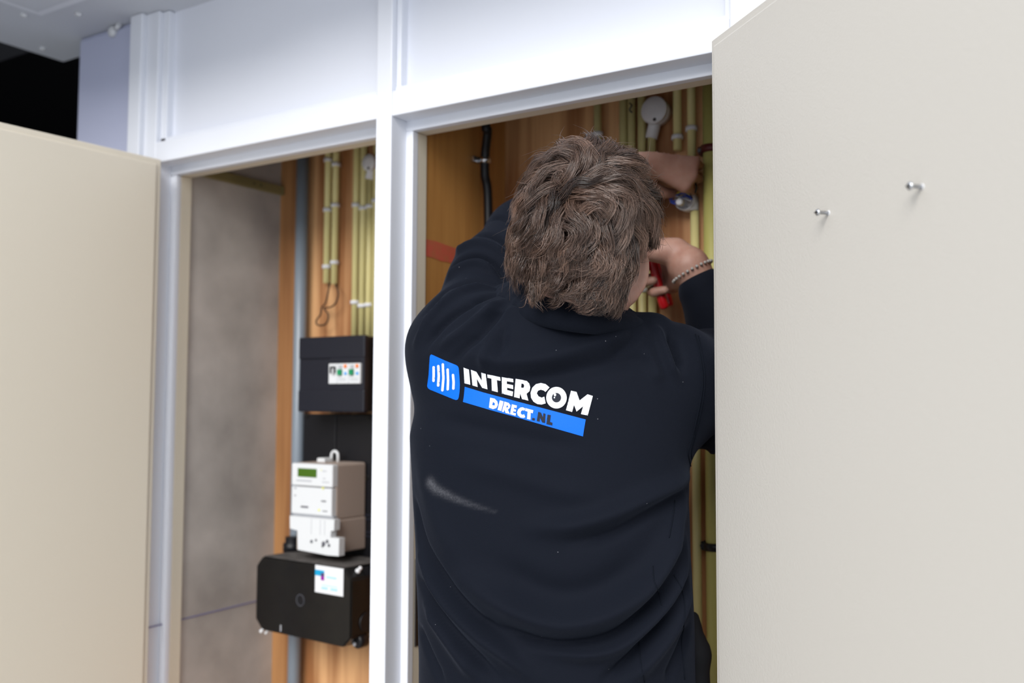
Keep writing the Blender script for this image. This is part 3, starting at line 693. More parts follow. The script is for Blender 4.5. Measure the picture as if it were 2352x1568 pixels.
V, Q = bf.mesh(); V = relax(V, Q, 1, .4)
body = link('body', np_mesh('body', V, Q), SKIN, person)
del bf
# sweatshirt ------------------------------------------------------------
sf = Field((-1.22, -.36, .90), (-.40, .36, 1.86), .0042)
ts = torso(sf, 0)
sf.chain([LSH, (LSH*.45+LEL*.55), LEL], [.080, .078, .070], .05); sf.chain([LEL, LEL*.45+LWR*.55, LWR-.06*unit(LWR-LEL)], [.070, .056, .043], .02)
sf.chain([RSH, (RSH*.5+REL*.5), REL], [.084, .086, .076], .05); sf.chain([REL, REL*.5+RWR*.5, RWR-.052*unit(RWR-REL)], [.074, .056, .044], .03)
sf.chain([dep(1230, 770, 1.50), LSH], [.062, .070], .06); sf.chain([dep(1400, 800, 1.50), dep(1545, 845, 1.50)], [.050, .062], .05)
sf.ell(dep(1509, 776, 1.475), (.025, .027, .036), [PRr, PF, UP], .016)               # bunched cloth on the shoulder
V, Q = sf.mesh(); V = relax(V, Q, 3, .5)
del sf
base_bvh = BVHTree.FromPolygons([tuple(v) for v in V], [tuple(q_) for q_ in Q])
def hit(bvh, x, y):
    l, n_, i_, d_ = bvh.ray_cast(Vector(CAM), Vector(ray(x, y)).normalized()); return (None, None) if l is None else (np.array(l), np.array(n_))
def polydist(V, pts):
    best = np.full(len(V), 9.); tt = np.zeros(len(V)); L = [np.linalg.norm(pts[i+1]-pts[i]) for i in range(len(pts)-1)]; tot = sum(L); s0 = 0
    for i in range(len(pts)-1):
        a_, b_ = pts[i], pts[i+1]; ab = b_-a_; t = np.clip(((V-a_)@ab)/(ab@ab+1e-12), 0, 1)
        d_ = np.linalg.norm(V-a_-t[:, None]*ab, axis=1); k_ = d_ < best; best[k_] = d_[k_]; tt[k_] = (s0+t[k_]*L[i])/tot; s0 += L[i]
    return best, tt
# folds: points in the photo, height (mm), width (mm); every fold lies on the cloth
FOLDS = [
 ([(1070, 1330), (1125, 1368), (1226, 1416), (1309, 1430), (1404, 1404), (1492, 1339), (1540, 1238), (1566, 1150)], 13, 24),
 ([(1130, 1290), (1226, 1345), (1309, 1362), (1400, 1335), (1470, 1275)], -4, 26),
 ([(1120, 1425), (1226, 1468), (1309, 1478), (1395, 1462), (1450, 1428), (1503, 1375), (1540, 1320)], -9, 11),
 ([(1578, 1095), (1540, 1120), (1492, 1142), (1404, 1182), (1309, 1208), (1220, 1210)], 8, 20),
 ([(1574, 1122), (1530, 1150), (1480, 1180), (1404, 1222), (1310, 1245)], -6, 13),
 ([(1250, 1490), (1330, 1500), (1404, 1490), (1463, 1450), (1516, 1392), (1552, 1320), (1572, 1240)], 9, 13),
 ([(1540, 1398), (1500, 1455), (1450, 1510), (1390, 1560)], -9, 10),
 ([(1576, 1330), (1545, 1430), (1500, 1500), (1440, 1570)], 8, 15),
 ([(1582, 1440), (1560, 1500), (1530, 1570)], -5, 12),
 ([(1560, 1190), (1545, 1260), (1515, 1330), (1470, 1400)], -5, 8),
 ([(965, 1279), (1019, 1374), (1090, 1451), (1167, 1510), (1230, 1560)], 7, 13),
 ([(952, 1160), (975, 1262), (1035, 1360), (1110, 1432), (1190, 1482)], -9, 13),
 ([(980, 1390), (1035, 1470), (1100, 1560)], 7, 16),
 ([(962, 1330), (1010, 1412), (1075, 1490), (1150, 1560)], -7, 10),
 ([(962, 1440), (990, 1510), (1020, 1570)], -4, 9),
 ([(1050, 800), (1110, 822), (1190, 832), (1262, 822), (1344, 800), (1433, 776), (1480, 772)], 6, 20),
 ([(1150, 868), (1262, 862), (1350, 845), (1440, 826), (1500, 830)], -5, 20),
 ([(1010, 800), (1060, 765), (1110, 725), (1150, 692)], 5, 11),
 ([(1040, 830), (1090, 780), (1130, 735), (1160, 700)], -5, 11),
 ([(975, 800), (1005, 755), (1050, 715), (1110, 685), (1150, 676)], -6, 9),
 ([(955, 790), (990, 730), (1035, 685), (1090, 664), (1140, 666)], 5, 9),
 ([(975, 720), (1020, 668), (1080, 648), (1130, 655)], -4, 8),
 ([(1010, 645), (1050, 600), (1095, 588), (1140, 610), (1165, 650)], -7, 7),
 ([(1005, 670), (1050, 622), (1100, 606), (1140, 630)], 5, 10),
 ([(1060, 560), (1100, 538), (1140, 545), (1172, 570)], -7, 7),
 ([(1050, 580), (1095, 560), (1140, 572), (1170, 600)], 5, 9),
 ([(1110, 510), (1150, 500), (1180, 515)], -4, 7),
 ([(1160, 740), (1155, 790), (1150, 830)], -3, 9), ([(1130, 760), (1122, 800), (1110, 850)], 3, 10),
 ([(1505, 745), (1520, 790), (1545, 848), (1560, 870)], 5, 10), ([(1540, 765), (1552, 810), (1563, 850)], -7, 9),
 ([(1462, 762), (1440, 790), (1400, 812)], -5, 12), ([(1475, 800), (1500, 830), (1510, 880)], 3, 14),
 ([(1645, 1000), (1622, 1020), (1600, 1045)], -8, 8), ([(1645, 1020), (1615, 1042), (1590, 1062)], 5, 9),
 ([(1000, 960), (1100, 985), (1230, 1012), (1330, 1030)], -2.5, 18), ([(1060, 1060), (1170, 1090), (1280, 1125), (1380, 1140)], 2.5, 22),
 ([(960, 1050), (1000, 1200), (1060, 1300)], 2, 25),
]
Nn = vnormals(V, Q); disp = np.zeros(len(V))
view = V-CAM; facing = np.einsum('ij,ij->i', Nn, view) < .35*np.linalg.norm(view, axis=1)
fold3d = []
for pts_, amp, wd in FOLDS:
    P3 = [p for p in (hit(base_bvh, *p)[0] for p in [tuple(v)[:2] for v in smoothline([(a_, b_, 0) for a_, b_ in pts_], 4)]) if p is not None]
    P3 = [P3[0]]+[P3[i] for i in range(1, len(P3)) if np.linalg.norm(P3[i]-P3[i-1]) < .07]
    if len(P3) < 2: continue
    d_, t_ = polydist(V, P3); w_ = wd*.001
    disp += 2.3*amp*.001*np.exp(-(d_/(w_*.72))**2)*np.clip(np.minimum(t_, 1-t_)*4+.25, 0, 1)
ph = V*np.array([31., 31., 23.])
disp += .0012*np.sin(ph[:, 0]+1.3*np.sin(ph[:, 2]))*np.sin(ph[:, 2]*.8+np.sin(ph[:, 1]))
V = V+Nn*disp[:, None]; V = relax(V, Q, 1, .4)
# scuff and lint live in a vertex attribute of the cloth
SW_ = mat('navy_sweat_cloth', (.0056, .0072, .0125), .8, .08, sheen=.05, bump=.25, bscale=900)
nt = SW_.node_tree; bs = nt.nodes['Principled BSDF']
bs.inputs['Sheen Tint'].default_value = (.55, .65, .9, 1)
at = nt.nodes.new('ShaderNodeAttribute'); at.attribute_name = 'scuff'
tcn = nt.nodes.new('ShaderNodeTexCoord'); nz = nt.nodes.new('ShaderNodeTexNoise'); nz.inputs['Scale'].default_value = 420; nz.inputs['Detail'].default_value = 2
nt.links.new(tcn.outputs['Object'], nz.inputs['Vector'])
ml = nt.nodes.new('ShaderNodeMath'); ml.operation = 'MULTIPLY'; nt.links.new(at.outputs['Fac'], ml.inputs[0]); nt.links.new(nz.outputs['Fac'], ml.inputs[1])
vo = nt.nodes.new('ShaderNodeTexVoronoi'); vo.inputs['Scale'].default_value = 62; nt.links.new(tcn.outputs['Object'], vo.inputs['Vector'])
lt = nt.nodes.new('ShaderNodeMath'); lt.operation = 'LESS_THAN'; lt.inputs[1].default_value = .045; nt.links.new(vo.outputs['Distance'], lt.inputs[0])
nz2 = nt.nodes.new('ShaderNodeTexNoise'); nz2.inputs['Scale'].default_value = 14; nt.links.new(tcn.outputs['Object'], nz2.inputs['Vector'])
gt = nt.nodes.new('ShaderNodeMath'); gt.operation = 'GREATER_THAN'; gt.inputs[1].default_value = .56; nt.links.new(nz2.outputs['Fac'], gt.inputs[0])
lm = nt.nodes.new('ShaderNodeMath'); lm.operation = 'MULTIPLY'; nt.links.new(lt.outputs[0], lm.inputs[0]); nt.links.new(gt.outputs[0], lm.inputs[1])
lm2 = nt.nodes.new('ShaderNodeMath'); lm2.operation = 'MULTIPLY_ADD'; lm2.inputs[1].default_value = .45; nt.links.new(lm.outputs[0], lm2.inputs[0]); nt.links.new(ml.outputs[0], lm2.inputs[2])
mxn = nt.nodes.new('ShaderNodeMix'); mxn.data_type = 'RGBA'; mxn.inputs[6].default_value = (.0056, .0072, .0125, 1); mxn.inputs[7].default_value = (.30, .30, .33, 1)
nt.links.new(lm2.outputs[0], mxn.inputs[0]); nt.links.new(mxn.outputs[2], bs.inputs['Base Color'])
sme = np_mesh('sweatshirt', V, Q); sweat = link('sweatshirt', sme, SW_, person)
sw_bvh = BVHTree.FromPolygons([tuple(v) for v in V], [tuple(q_) for q_ in Q])
sc_pts = [p for p in (hit(sw_bvh, x, y)[0] for x, y in ((988, 1108), (1000, 1122), (1040, 1142), (1075, 1156), (1120, 1170), (1140, 1175))) if p is not None]
d_, t_ = polydist(V, sc_pts); sat = sme.attributes.new('scuff', 'FLOAT', 'POINT')
sv = np.exp(-(d_/(.0048*(1-t_)+.0018))**2)*(.42-.34*t_); sat.data.foreach_set('value', sv.astype(np.float32))
# collar: two soft rolls round the neck
cf = Field((-1.0, -.25, 1.45), (-.55, .12, 1.75), .0032)
def ring(back, front, rad, k):
    pts_ = [np.array(p) for p in smoothline(back+front+[back[0]], 4)]
    cf.chain(pts_, rad, k)
c_ = lambda x, y, d_: dep(x, y, d_)
fr = [c_(1488, 768, 1.53), c_(1470, 758, 1.60), c_(1380, 735, 1.64), c_(1240, 670, 1.64), c_(1150, 672, 1.60)]
ring([c_(1166, 688, 1.51), c_(1215, 712, 1.445), c_(1280, 728, 1.408), c_(1350, 738, 1.40), c_(1420, 745, 1.425), c_(1470, 758, 1.47)], fr, .0160, .006)
ring([c_(1172, 672, 1.51), c_(1222, 692, 1.448), c_(1285, 706, 1.414), c_(1352, 716, 1.408), c_(1415, 726, 1.43), c_(1458, 742, 1.47)], fr, .0120, .003)
ring([c_(1180, 656, 1.515), c_(1230, 672, 1.455), c_(1290, 684, 1.422), c_(1354, 695, 1.418), c_(1410, 709, 1.44), c_(1450, 728, 1.48)], fr, .0095, .003)
Vc, Qc = cf.mesh(); Vc = relax(Vc, Qc, 1, .4); link('collar', np_mesh('collar', Vc, Qc), SW_, sweat); del cf
SEAM = mat('seam_thread', (.007, .009, .014), .9, .05)
def lay(pts_, off=.0006, n=5):
    out = []
    for v in smoothline([(a_, b_, 0) for a_, b_ in pts_], n):
        p, n_ = hit(sw_bvh, v.x, v.y)
        if p is not None and (not out or (Vector(p)-out[-1]).length < .05): out.append(Vector(p)+Vector(n_)*off)
    return out
for pts_ in ([(1597, 768), (1606, 810), (1613, 860), (1611, 905), (1600, 960), (1588, 1010), (1580, 1040), (1586, 1070)], [(1604, 772), (1612, 815), (1618, 862), (1616, 905), (1606, 960), (1594, 1010), (1587, 1042), (1592, 1066)],
             [(1500, 1300), (1503, 1335), (1515, 1365), (1520, 1390)], [(1548, 1320), (1565, 1350), (1573, 1390), (1570, 1440), (1566, 1480), (1572, 1560)], [(1468, 1475), (1472, 1520), (1480, 1566)], [(1550, 1150), (1545, 1190), (1537, 1235)]):
    p_ = lay(pts_)
    if len(p_) > 3: tube('seam', p_, .0008, SEAM, sweat, 5)
# print on the back: outlines laid on the cloth -------------------------------------
PBLUE = mat('print_blue', (.0, .13, .70), .55, .2, bump=.1, bscale=700); PWHITE = mat('print_white', (.66, .68, .73), .4, .5); PDARK = mat('print_dark', (.018, .021, .032), .6, .15)
def ellp(cx, cy, rx, ry, n=28): return [(cx+rx*math.cos(2*math.pi*i/n), cy+ry*math.sin(2*math.pi*i/n)) for i in range(n)]
def inside(p, poly):
    c_ = False; j = len(poly)-1
    for i in range(len(poly)):
        if (poly[i][1] > p[1]) != (poly[j][1] > p[1]) and p[0] < (poly[j][0]-poly[i][0])*(p[1]-poly[i][1])/(poly[j][1]-poly[i][1])+poly[i][0]: c_ = not c_
        j = i
    return c_
def decal(name, loops, m_, off, parent, step=16):
    pts_, edges = [], []
    for lp in loops:
        s0 = len(pts_); q_ = []
        for i in range(len(lp)):
            a_, b_ = lp[i], lp[(i+1) % len(lp)]; k_ = max(1, int(math.hypot(b_[0]-a_[0], b_[1]-a_[1])/step))
            q_ += [(a_[0]+(b_[0]-a_[0])*t/k_, a_[1]+(b_[1]-a_[1])*t/k_) for t in range(k_)]
        pts_ += q_; n_ = len(q_); edges += [(s0+i, s0+(i+1) % n_) for i in range(n_)]
    ev = lambda p: sum(inside(p, lp) for lp in loops) % 2 == 1
    xs = [p[0] for p in loops[0]]; ys = [p[1] for p in loops[0]]; st_ = step*1.3; y_ = min(ys)+st_/2
    while y_ < max(ys):
        x_ = min(xs)+st_/2
        while x_ < max(xs):
            if ev((x_, y_)) and min(math.hypot(p[0]-x_, p[1]-y_) for p in pts_) > step*.5: pts_.append((x_, y_))
            x_ += st_
        y_ += st_
    vo_, _, fo, _, _, _ = geometry.delaunay_2d_cdt([Vector(p) for p in pts_], edges, [], 0, 1e-4)
    V3 = []
    for v in vo_:
        p, n_ = hit(sw_bvh, 960+v.x/5.345, 790+v.y/5.345); V3.append(Vector(p)+Vector(n_)*off)
    F3 = [f for f in fo if ev((sum(vo_[i].x for i in f)/3, sum(vo_[i].y for i in f)/3))]
    me = bpy.data.meshes.new(name); me.from_pydata(V3, [], F3); me.update()
    bm = bmesh.new(); bm.from_mesh(me); bmesh.ops.recalc_face_normals(bm, faces=bm.faces)
    bm.normal_update()
    if sum(f.normal.dot(Vector(CAM)-f.calc_center_median()) for f in bm.faces) < 0: bmesh.ops.reverse_faces(bm, faces=bm.faces)
    bmesh.ops.delete(bm, geom=[v for v in bm.verts if not v.link_faces], context='VERTS'); bm.to_mesh(me); bm.free()
    return link(name, me, m_, parent, True)
def stroke(pts_, w_):
    P_ = [Vector((a_, b_)) for a_, b_ in pts_]; l_, r_ = [], []
    for i, p in enumerate(P_):
        t = (P_[min(i+1, len(P_)-1)]-P_[max(i-1, 0)]).normalized(); n_ = Vector((-t.y, t.x))*w_/2; l_.append(p+n_); r_.append(p-n_)
    def capp(c_, a_, b_):
        v = a_-c_; out = []
        for k_ in range(1, 6): out.append(c_+Matrix.Rotation(-math.pi*k_/6, 2) @ v)
        return out
    return [tuple(v) for v in l_+capp(P_[-1], l_[-1], r_[-1])+r_[::-1]+capp(P_[0], r_[0], l_[0])]
badge = [(148, 160), (153, 140), (165, 128), (188, 135), (330, 200), (470, 258), (492, 272), (503, 295), (512, 400), (517, 500), (514, 580), (503, 655), (492, 680), (470, 687), (440, 678), (300, 620), (150, 558), (126, 540), (116, 515), (122, 470), (134, 380), (141, 260)]
decal('logo_badge', [badge], PBLUE, .0006, sweat)
for pts_ in ([(199, 284), (200, 370), (198, 450)], [(256, 270), (262, 390), (255, 508)], [(311, 250), (319, 420), (307, 567)], [(370, 314), (376, 440), (372, 555)], [(436, 380), (444, 470), (441, 546)]):
    decal('logo_bar', [stroke(pts_, 31)], PWHITE, .0013, sweat)
decal('logo_stripe', [[(577, 524), (800, 592), (1200, 700), (1500, 778), (2060, 925), (2040, 1040), (2026, 1133), (1700, 1040), (1200, 895), (900, 812), (555, 710), (566, 640)]], PBLUE, .0006, sweat, 22)
LET = [
 [[(565, 287), (632, 312), (640, 400), (648, 500), (577, 482)]],
 [[(655, 313), (724, 338), (788, 450), (782, 346), (836, 362), (857, 557), (792, 537), (728, 428), (737, 528), (674, 508)]],
 [[(853, 368), (1013, 402), (1018, 452), (972, 442), (984, 592), (911, 574), (905, 425), (857, 412)]],
 [[(1030, 400), (1170, 427), (1173, 472), (1093, 458), (1093, 492), (1169, 508), (1171, 556), (1097, 538), (1097, 566), (1170, 586), (1163, 641), (1033, 609)]],
 [[(1200, 425), (1285, 440), (1335, 456), (1368, 490), (1380, 535), (1372, 580), (1335, 612), (1358, 695), (1280, 676), (1256, 606), (1250, 667), (1182, 650)], [(1272, 487), (1297, 495), (1306, 518), (1296, 543), (1268, 538)]],
 [[(1617, 536), (1570, 497), (1510, 482), (1450, 497), (1405, 540), (1384, 600), (1390, 660), (1420, 708), (1468, 737), (1520, 743), (1570, 728), (1553, 646), (1520, 658), (1482, 642), (1461, 607), (1475, 576), (1510, 563), (1545, 573), (1568, 590)]],
 [ellp(1702, 660, 126, 131, 40)],
 [[(1880, 573), (1948, 588), (1985, 692), (2082, 616), (2147, 637), (2085, 878), (2001, 859), (2028, 764), (1948, 829), (1917, 748), (1893, 834), (1818, 812)]],
 [[(890, 658), (945, 670), (978, 703), (986, 745), (966, 786), (925, 799), (875, 780)], [(926, 710), (948, 728), (945, 754), (915, 749)]],
 [[(1008, 690), (1056, 705), (1026, 822), (980, 808)]],
 [[(1065, 705), (1118, 723), (1139, 752), (1131, 785), (1108, 806), (1131, 860), (1078, 845), (1064, 806), (1056, 836), (1033, 829)], [(1097, 750), (1109, 765), (1101, 780), (1087, 776)]],
 [[(1155, 738), (1218, 755), (1212, 788), (1186, 780), (1181, 798), (1208, 806), (1202, 832), (1175, 824), (1171, 842), (1207, 850), (1200, 880), (1133, 860)]],
 [[(1320, 792), (1290, 775), (1262, 778), (1233, 800), (1218, 838), (1228, 875), (1262, 902), (1300, 907), (1320, 897), (1306, 862), (1280, 868), (1263, 850), (1268, 823), (1288, 812), (1309, 818)]],
 [[(1322, 786), (1418, 812), (1411, 850), (1386, 843), (1383, 928), (1340, 918), (1348, 829), (1318, 820)]],
]
for L_ in LET: decal('letter', L_, PWHITE, .0013, sweat, 14)
decal('letter_pupil', [ellp(1702, 658, 56, 57, 24)], PDARK, .0018, sweat, 14)
decal('pupil_glint', [ellp(1685, 624, 15, 19, 14)], PWHITE, .0023, sweat, 14); decal('pupil_glint', [ellp(1678, 658, 9, 10, 12)], PWHITE, .0023, sweat, 14)
for L_ in ([[(1405, 905), (1438, 912), (1434, 939), (1401, 932)]], [[(1478, 830), (1512, 842), (1536, 900), (1540, 848), (1567, 856), (1561, 968), (1525, 960), (1499, 902), (1495, 952), (1460, 944)]], [[(1592, 865), (1632, 872), (1622, 955), (1652, 965), (1650, 998), (1578, 982)]]):
    decal('dark_letter', L_, PDARK, .0013, sweat, 12)
# trousers and shoes ------------------------------------------------------
TRM = mat('dark_work_trousers', (.012, .013, .017), .85); SHM = mat('black_shoe', (.012, .012, .012), .5)
tf = Field((-1.08, -.35, .05), (-.45, .15, 1.08), .008)
tf.ell((-.785, -.09, .97), (.185, .135, .10), [PRr, PF, UP], .05)
for h_, k_, a_ in ((hipL, kneeL, ankL), (hipR, kneeR, ankR)): tf.chain([h_, k_, a_+[0, 0, .03]], [.105, .080, .066], .03)
Vt, Qt = tf.mesh(); Vt = relax(Vt, Qt, 2); link('trousers', np_mesh('trousers', Vt, Qt), TRM, person)
for a_ in (ankL, ankR):
    hf_ = Field(a_-[.12, .12, .10], a_+[.12, .26, .06], .006)
    hf_.cone(a_-[0, .03, .035], a_+[-.03, .15, -.045], .052, .042, .02); hf_.cone(a_, a_+[0, 0, .02], .05, .05, .02)
    sl, (X_, Y_, Z_) = hf_.sub(a_-.3, a_+.3); hf_.f[sl] = np.maximum(hf_.f[sl], .002-Z_)
    Vs, Qs = hf_.mesh(); link('shoe', np_mesh('shoe', Vs, Qs), SHM, person)
# tool pouch at the hip
pc_ = dep(1602, 1600, 1.56); pf = Field(np.array(pc_)-.16, np.array(pc_)+.22, .006)
pf.chain([dep(1590, 1420, 1.58), dep(1600, 1500, 1.57), dep(1604, 1700, 1.56)], [.012, .019, .024], .02); Vp, Qp = pf.mesh(); link('tool_pouch', np_mesh('tool_pouch', Vp, Qp), TRM, person)
# bracelet of pale beads
BEAD = mat('bead', (.34, .32, .30), .4); ax_ = unit(RWR-REL); b1_ = unit(np.cross(ax_, UP)); b2_ = np.cross(ax_, b1_); bc_ = RWR-ax_*.010
brc = empty('bracelet', bc_); attach(brc, person)
bme = bpy.data.meshes.new('bead'); bm = bmesh.new(); bmesh.ops.create_icosphere(bm, subdivisions=2, radius=.0029); bm.to_mesh(bme); bm.free(); bme.materials.append(BEAD)
for i in range(26):
    t = 2*math.pi*i/26; o = bpy.data.objects.new('bead', bme); COL.objects.link(o); o.location = bc_+(b1_*math.cos(t)+b2_*math.sin(t))*.0375; attach(o, brc)
# hair --------------------------------------------------------------------
HAIRM = mat('brown_hair', (.115, .072, .052), .27, .75)
nt = HAIRM.node_tree; at = nt.nodes.new('ShaderNodeAttribute'); at.attribute_name = 'tint'
rp_ = nt.nodes.new('ShaderNodeValToRGB'); rp_.color_ramp.elements[0].color = (.019, .0112, .0092, 1); rp_.color_ramp.elements[1].color = (.27, .163, .118, 1)
nt.links.new(at.outputs['Fac'], rp_.inputs[0]); nt.links.new(rp_.outputs[0], nt.nodes['Principled BSDF'].inputs['Base Color'])
CAPM = mat('hair_cap', (.040, .024, .017), .8)
hcf = Field(HC-.16, HC+.16, .005); hcf.ell(HC, (SR[0]+.007, SR[1]+.007, SR[2]+.007), HA, .02)
hcf.ell(hl(0, -.042, -.070), (.066, .045, .048), HA, .03)
sl, (X_, Y_, Z_) = hcf.sub(HC-.2, HC+.2)
lx = (X_-HC[0])*HR[0]+(Y_-HC[1])*HR[1]+(Z_-HC[2])*HR[2]; ly = (X_-HC[0])*HF[0]+(Y_-HC[1])*HF[1]+(Z_-HC[2])*HF[2]; lz = (X_-HC[0])*HU[0]+(Y_-HC[1])*HU[1]+(Z_-HC[2])*HU[2]
hcf.f[sl] = np.maximum(hcf.f[sl], np.minimum(ly-.052, .05-lz*1.0+0*ly)*.7)        # no cap on the face
hcf.f[sl] = np.maximum(hcf.f[sl], np.minimum(ly+.018, -.03-lz)*.9)                # nor round the ears
Vh, Qh = hcf.mesh(); hair = link('hair', np_mesh('hair', relax(Vh, Qh, 1), Qh), CAPM, person)
del hcf
NC, NS, NP = 330, 48, 17
er = np.array([SR[0], SR[1], SR[2]])+.004
def height(p):
    q_ = p.copy(); low = np.minimum(q_[:, 2], 0); q_[:, 2] = np.where(p[:, 2] < 0, p[:, 2]*.62, p[:, 2])
    g = q_/er**2; g[:, 2] *= np.where(p[:, 2] < 0, .62, 1); qq = np.linalg.norm(q_/er, axis=1)
    n_ = g/np.linalg.norm(g, axis=1)[:, None]; return qq*(qq-1)/np.linalg.norm(q_/er**2, axis=1), n_
roots = []
while len(roots) < NC:
    v = RNG.normal(size=3); v /= np.linalg.norm(v); p = v*er
    if p[1] > .045 and p[2] < .055: continue
    if p[1] > (-.030 if p[0] > 0 else -.002) and p[2] < (-.022 if p[0] > 0 else -.045): continue
    if p[2] < -.088: continue
    roots.append(p)
while len(roots) < NC+130:
    v = RNG.normal(size=3); v /= np.linalg.norm(v); p = v*er
    if -.090 < p[2] < -.045 and p[1] < -.012 and p[0] < .062: roots.append(p*np.array([.98, 1.0, 1.0]))
W0 = np.array([-.056, -.072, .040]); nw0 = len(roots)
while len(roots) < nw0+44:
    v = RNG.normal(size=3); v /= np.linalg.norm(v); p = v*er
    if np.linalg.norm(p-W0) < .052: roots.append(p)
roots = np.array(roots); NC = len(roots); near = np.arange(NC) >= nw0
trot = RNG.normal(0, .11, NC)+np.where(near, RNG.normal(.6, .55, NC), 0)
def tangent(p, n_):
    t = p-W0; dist = np.linalg.norm(t, axis=1); t = t-(t*n_).sum(1)[:, None]*n_; t /= np.linalg.norm(t, axis=1)[:, None]+1e-9
    side = np.cross(n_, t); sw = (.95*np.exp(-dist/.05)+.12)[:, None]; t = t*np.cos(sw)+side*np.sin(sw)
    gr = np.array([[.10, .0, -1.0]]); wgt = np.clip((.035-p[:, 2])/.08, 0, 1)[:, None]*1.5
    t = t+gr*wgt; t = t-(t*n_).sum(1)[:, None]*n_; return t/np.linalg.norm(t, axis=1)[:, None]
sn = lambda a_, b_, c_, ph: np.sin(roots@np.array([a_, b_, c_])+ph)
Ls = RNG.uniform(.066, .098, NC); Ls = np.where(roots[:, 2] < -.035, RNG.uniform(.032, .050, NC), Ls)
ear_ = (roots[:, 0] > .035) & (roots[:, 1] > -.062) & (roots[:, 2] < .03); Ls = np.where(ear_, RNG.uniform(.024, .036, NC), Ls)
amp = .50+.24*sn(40, 25, 31, .4)+RNG.normal(0, .10, NC); lam = .050+.010*sn(28, 40, 22, 1.1)+RNG.normal(0, .004, NC)
phs = 2.2*sn(30, 18, 26, .2)+1.6*sn(18, 40, 37, 2.)+RNG.normal(0, .45, NC); hmax = .021+.006*sn(55, 30, 48, .9)+RNG.normal(0, .0035, NC); curl = .7*sn(33, 41, 19, 2.6)+RNG.normal(0, .28, NC)
top = np.clip((roots[:, 2]-.02)/.05, 0, 1); amp = amp*(1-.7*top); curl = curl*(1-.5*top); hmax = hmax+near*.007; hmax = np.where(roots[:, 2] < -.055, hmax*.75, np.clip(hmax, .010, .031))
G = np.zeros((NC, NP, 3)); p = roots.copy(); p += height(p)[1]*.001
for i in range(NP):
    G[:, i] = p; s_ = i/(NP-1)
    h_, n_ = height(p); t = tangent(p, n_); side = np.cross(n_, t)
    an = trot*(1-.4*s_)+amp*np.sin(2*math.pi*s_*Ls/lam+phs)+curl*s_*1.6
    t = t*np.cos(an)[:, None]+side*np.sin(an)[:, None]; p = p+t*(Ls/(NP-1))[:, None]
    h2, n2 = height(p); tgt = hmax*np.sin(min(1, s_*1.5+.12)*math.pi/2)*(1-.22*s_**2); p = p+n2*(tgt-h2)[:, None]
_, n0 = height(roots); tA = np.cross(n0, [0.3, .5, .8]); tA /= np.linalg.norm(tA, axis=1)[:, None]; tB = np.cross(n0, tA)
N_ = NC*NS; ci = np.repeat(np.arange(NC), NS)
rr = .0125*np.sqrt(RNG.uniform(0, 1, N_)); th = RNG.uniform(0, 6.28, N_); off = tA[ci]*(rr*np.cos(th))[:, None]+tB[ci]*(rr*np.sin(th))[:, None]
dh = RNG.uniform(-.006, .0025, N_); S_ = np.linspace(0, 1, NP); stray = RNG.normal(0, 1, (N_, 3))*np.where(RNG.uniform(size=N_) < .07, .012, .0022)[:, None]
P_ = np.zeros((N_, NP, 3)); lenv = RNG.uniform(.8, 1.0, N_)
for i in range(NP):
    s_ = S_[i]; x = s_*lenv*(NP-1); a_ = np.clip(np.floor(x).astype(int), 0, NP-2); f_ = (x-a_)[:, None]
    g = G[ci, a_]*(1-f_)+G[ci, a_+1]*f_; h_, n_ = height(g)
    P_[:, i] = g+off*(1-.62*s_**1.1)+n_*(dh*np.sin(s_*math.pi/2))[:, None]+stray*s_**2
bad = ((P_[:, :, 0] > .054) & (P_[:, :, 1] > -.064) & (P_[:, :, 2] < -.034) | (P_[:, :, 0] > .058) & (P_[:, :, 2] < -.060)).any(1) | ((P_[:, :, 2] < -.142).any(1))
P_ = P_[~bad]; ci = ci[~bad]; N_ = len(P_)
HM = np.array([HR, HF, HU]); Pw = P_@HM+HC
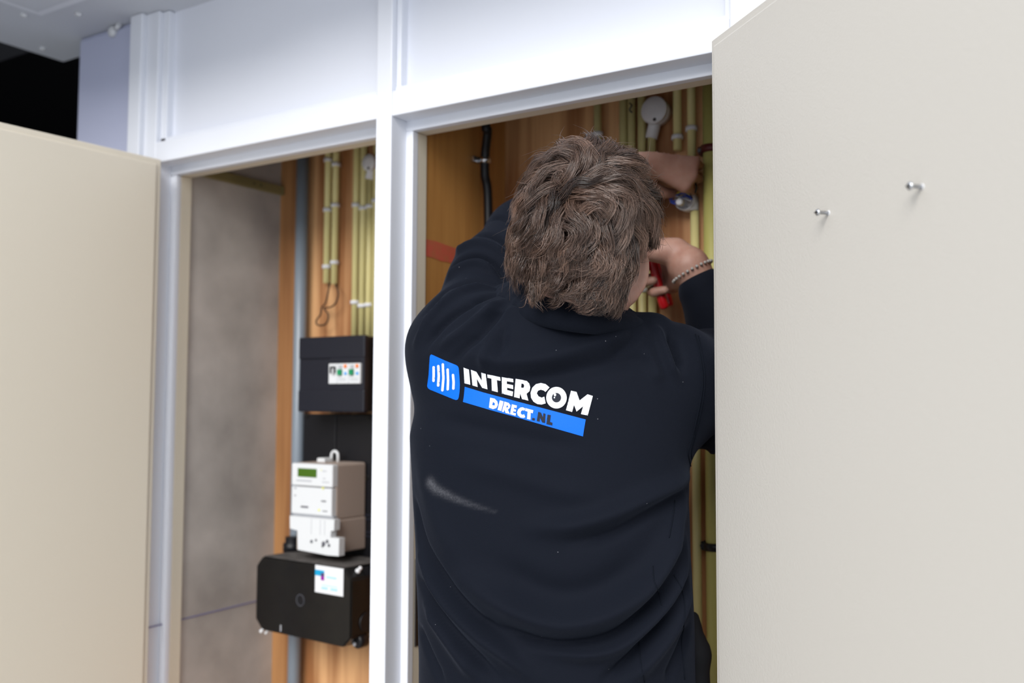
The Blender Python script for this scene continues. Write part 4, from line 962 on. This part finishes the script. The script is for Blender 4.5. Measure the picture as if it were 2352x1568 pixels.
rad = RNG.uniform(.00026, .00045, N_)[:, None]*np.array([1-.75*max(0, s_-.55)/.45 for s_ in S_])[None]
T_ = np.gradient(Pw, axis=1); T_ /= np.linalg.norm(T_, axis=2)[..., None]+1e-12
A_ = np.cross(T_, np.array([.31, .52, .79])); A_ /= np.linalg.norm(A_, axis=2)[..., None]+1e-12; B_ = np.cross(T_, A_)
VV = np.stack([Pw+rad[..., None]*(A_*math.cos(q_)+B_*math.sin(q_)) for q_ in (0, 2*math.pi/3, 4*math.pi/3)], 2)     # strand, point, side
ids = np.arange(N_*NP*3).reshape(N_, NP, 3); QQ = []
for k_ in range(3):
    l_ = (k_+1) % 3; QQ.append(np.stack([ids[:, :-1, k_], ids[:, :-1, l_], ids[:, 1:, l_], ids[:, 1:, k_]], -1).reshape(-1, 4))
hme = np_mesh('hair_strands', VV.reshape(-1, 3), np.concatenate(QQ))
tint = np.clip(RNG.normal(.38, .16, NC)[ci]+RNG.normal(0, .12, N_), 0, 1); ta = hme.attributes.new('tint', 'FLOAT', 'POINT'); ta.data.foreach_set('value', np.repeat(tint, NP*3).astype(np.float32))
link('hair_strands', hme, HAIRM, hair, kind='stuff')
# pliers in the right hand --------------------------------------------------
pl = empty('pliers', PL1, label='pliers with red handles gripped in the right hand', cat='pliers')
axp = unit(PL0-PL1); sdp = unit(_fw*.85+_r*.5); sdp = unit(sdp-axp*(sdp@axp)); ofs = -nR*.022+dR*.0
def hp_(t, s_): return Vector(PL1+(PL0-PL1)*t+sdp*s_)
for sg in (-1, 1):
    tube('handle', smoothline([hp_(-.02, .012*sg), hp_(.1, .0145*sg), hp_(.45, .0135*sg), hp_(.8, .0085*sg), hp_(.93, .0075*sg)], 4), [.0065]+[.0088]*15+[.0070], REDP, pl, 12)
tube('pivot_joint', [hp_(.9, 0), hp_(1.08, 0)], [.011, .010], DSTEEL, pl, 14)
for sg in (-1, 1): tube('jaw', [hp_(1.05, .004*sg), hp_(1.2, .0045*sg), hp_(1.36, .002*sg)], [.006, .0055, .0025], DSTEEL, pl, 10)
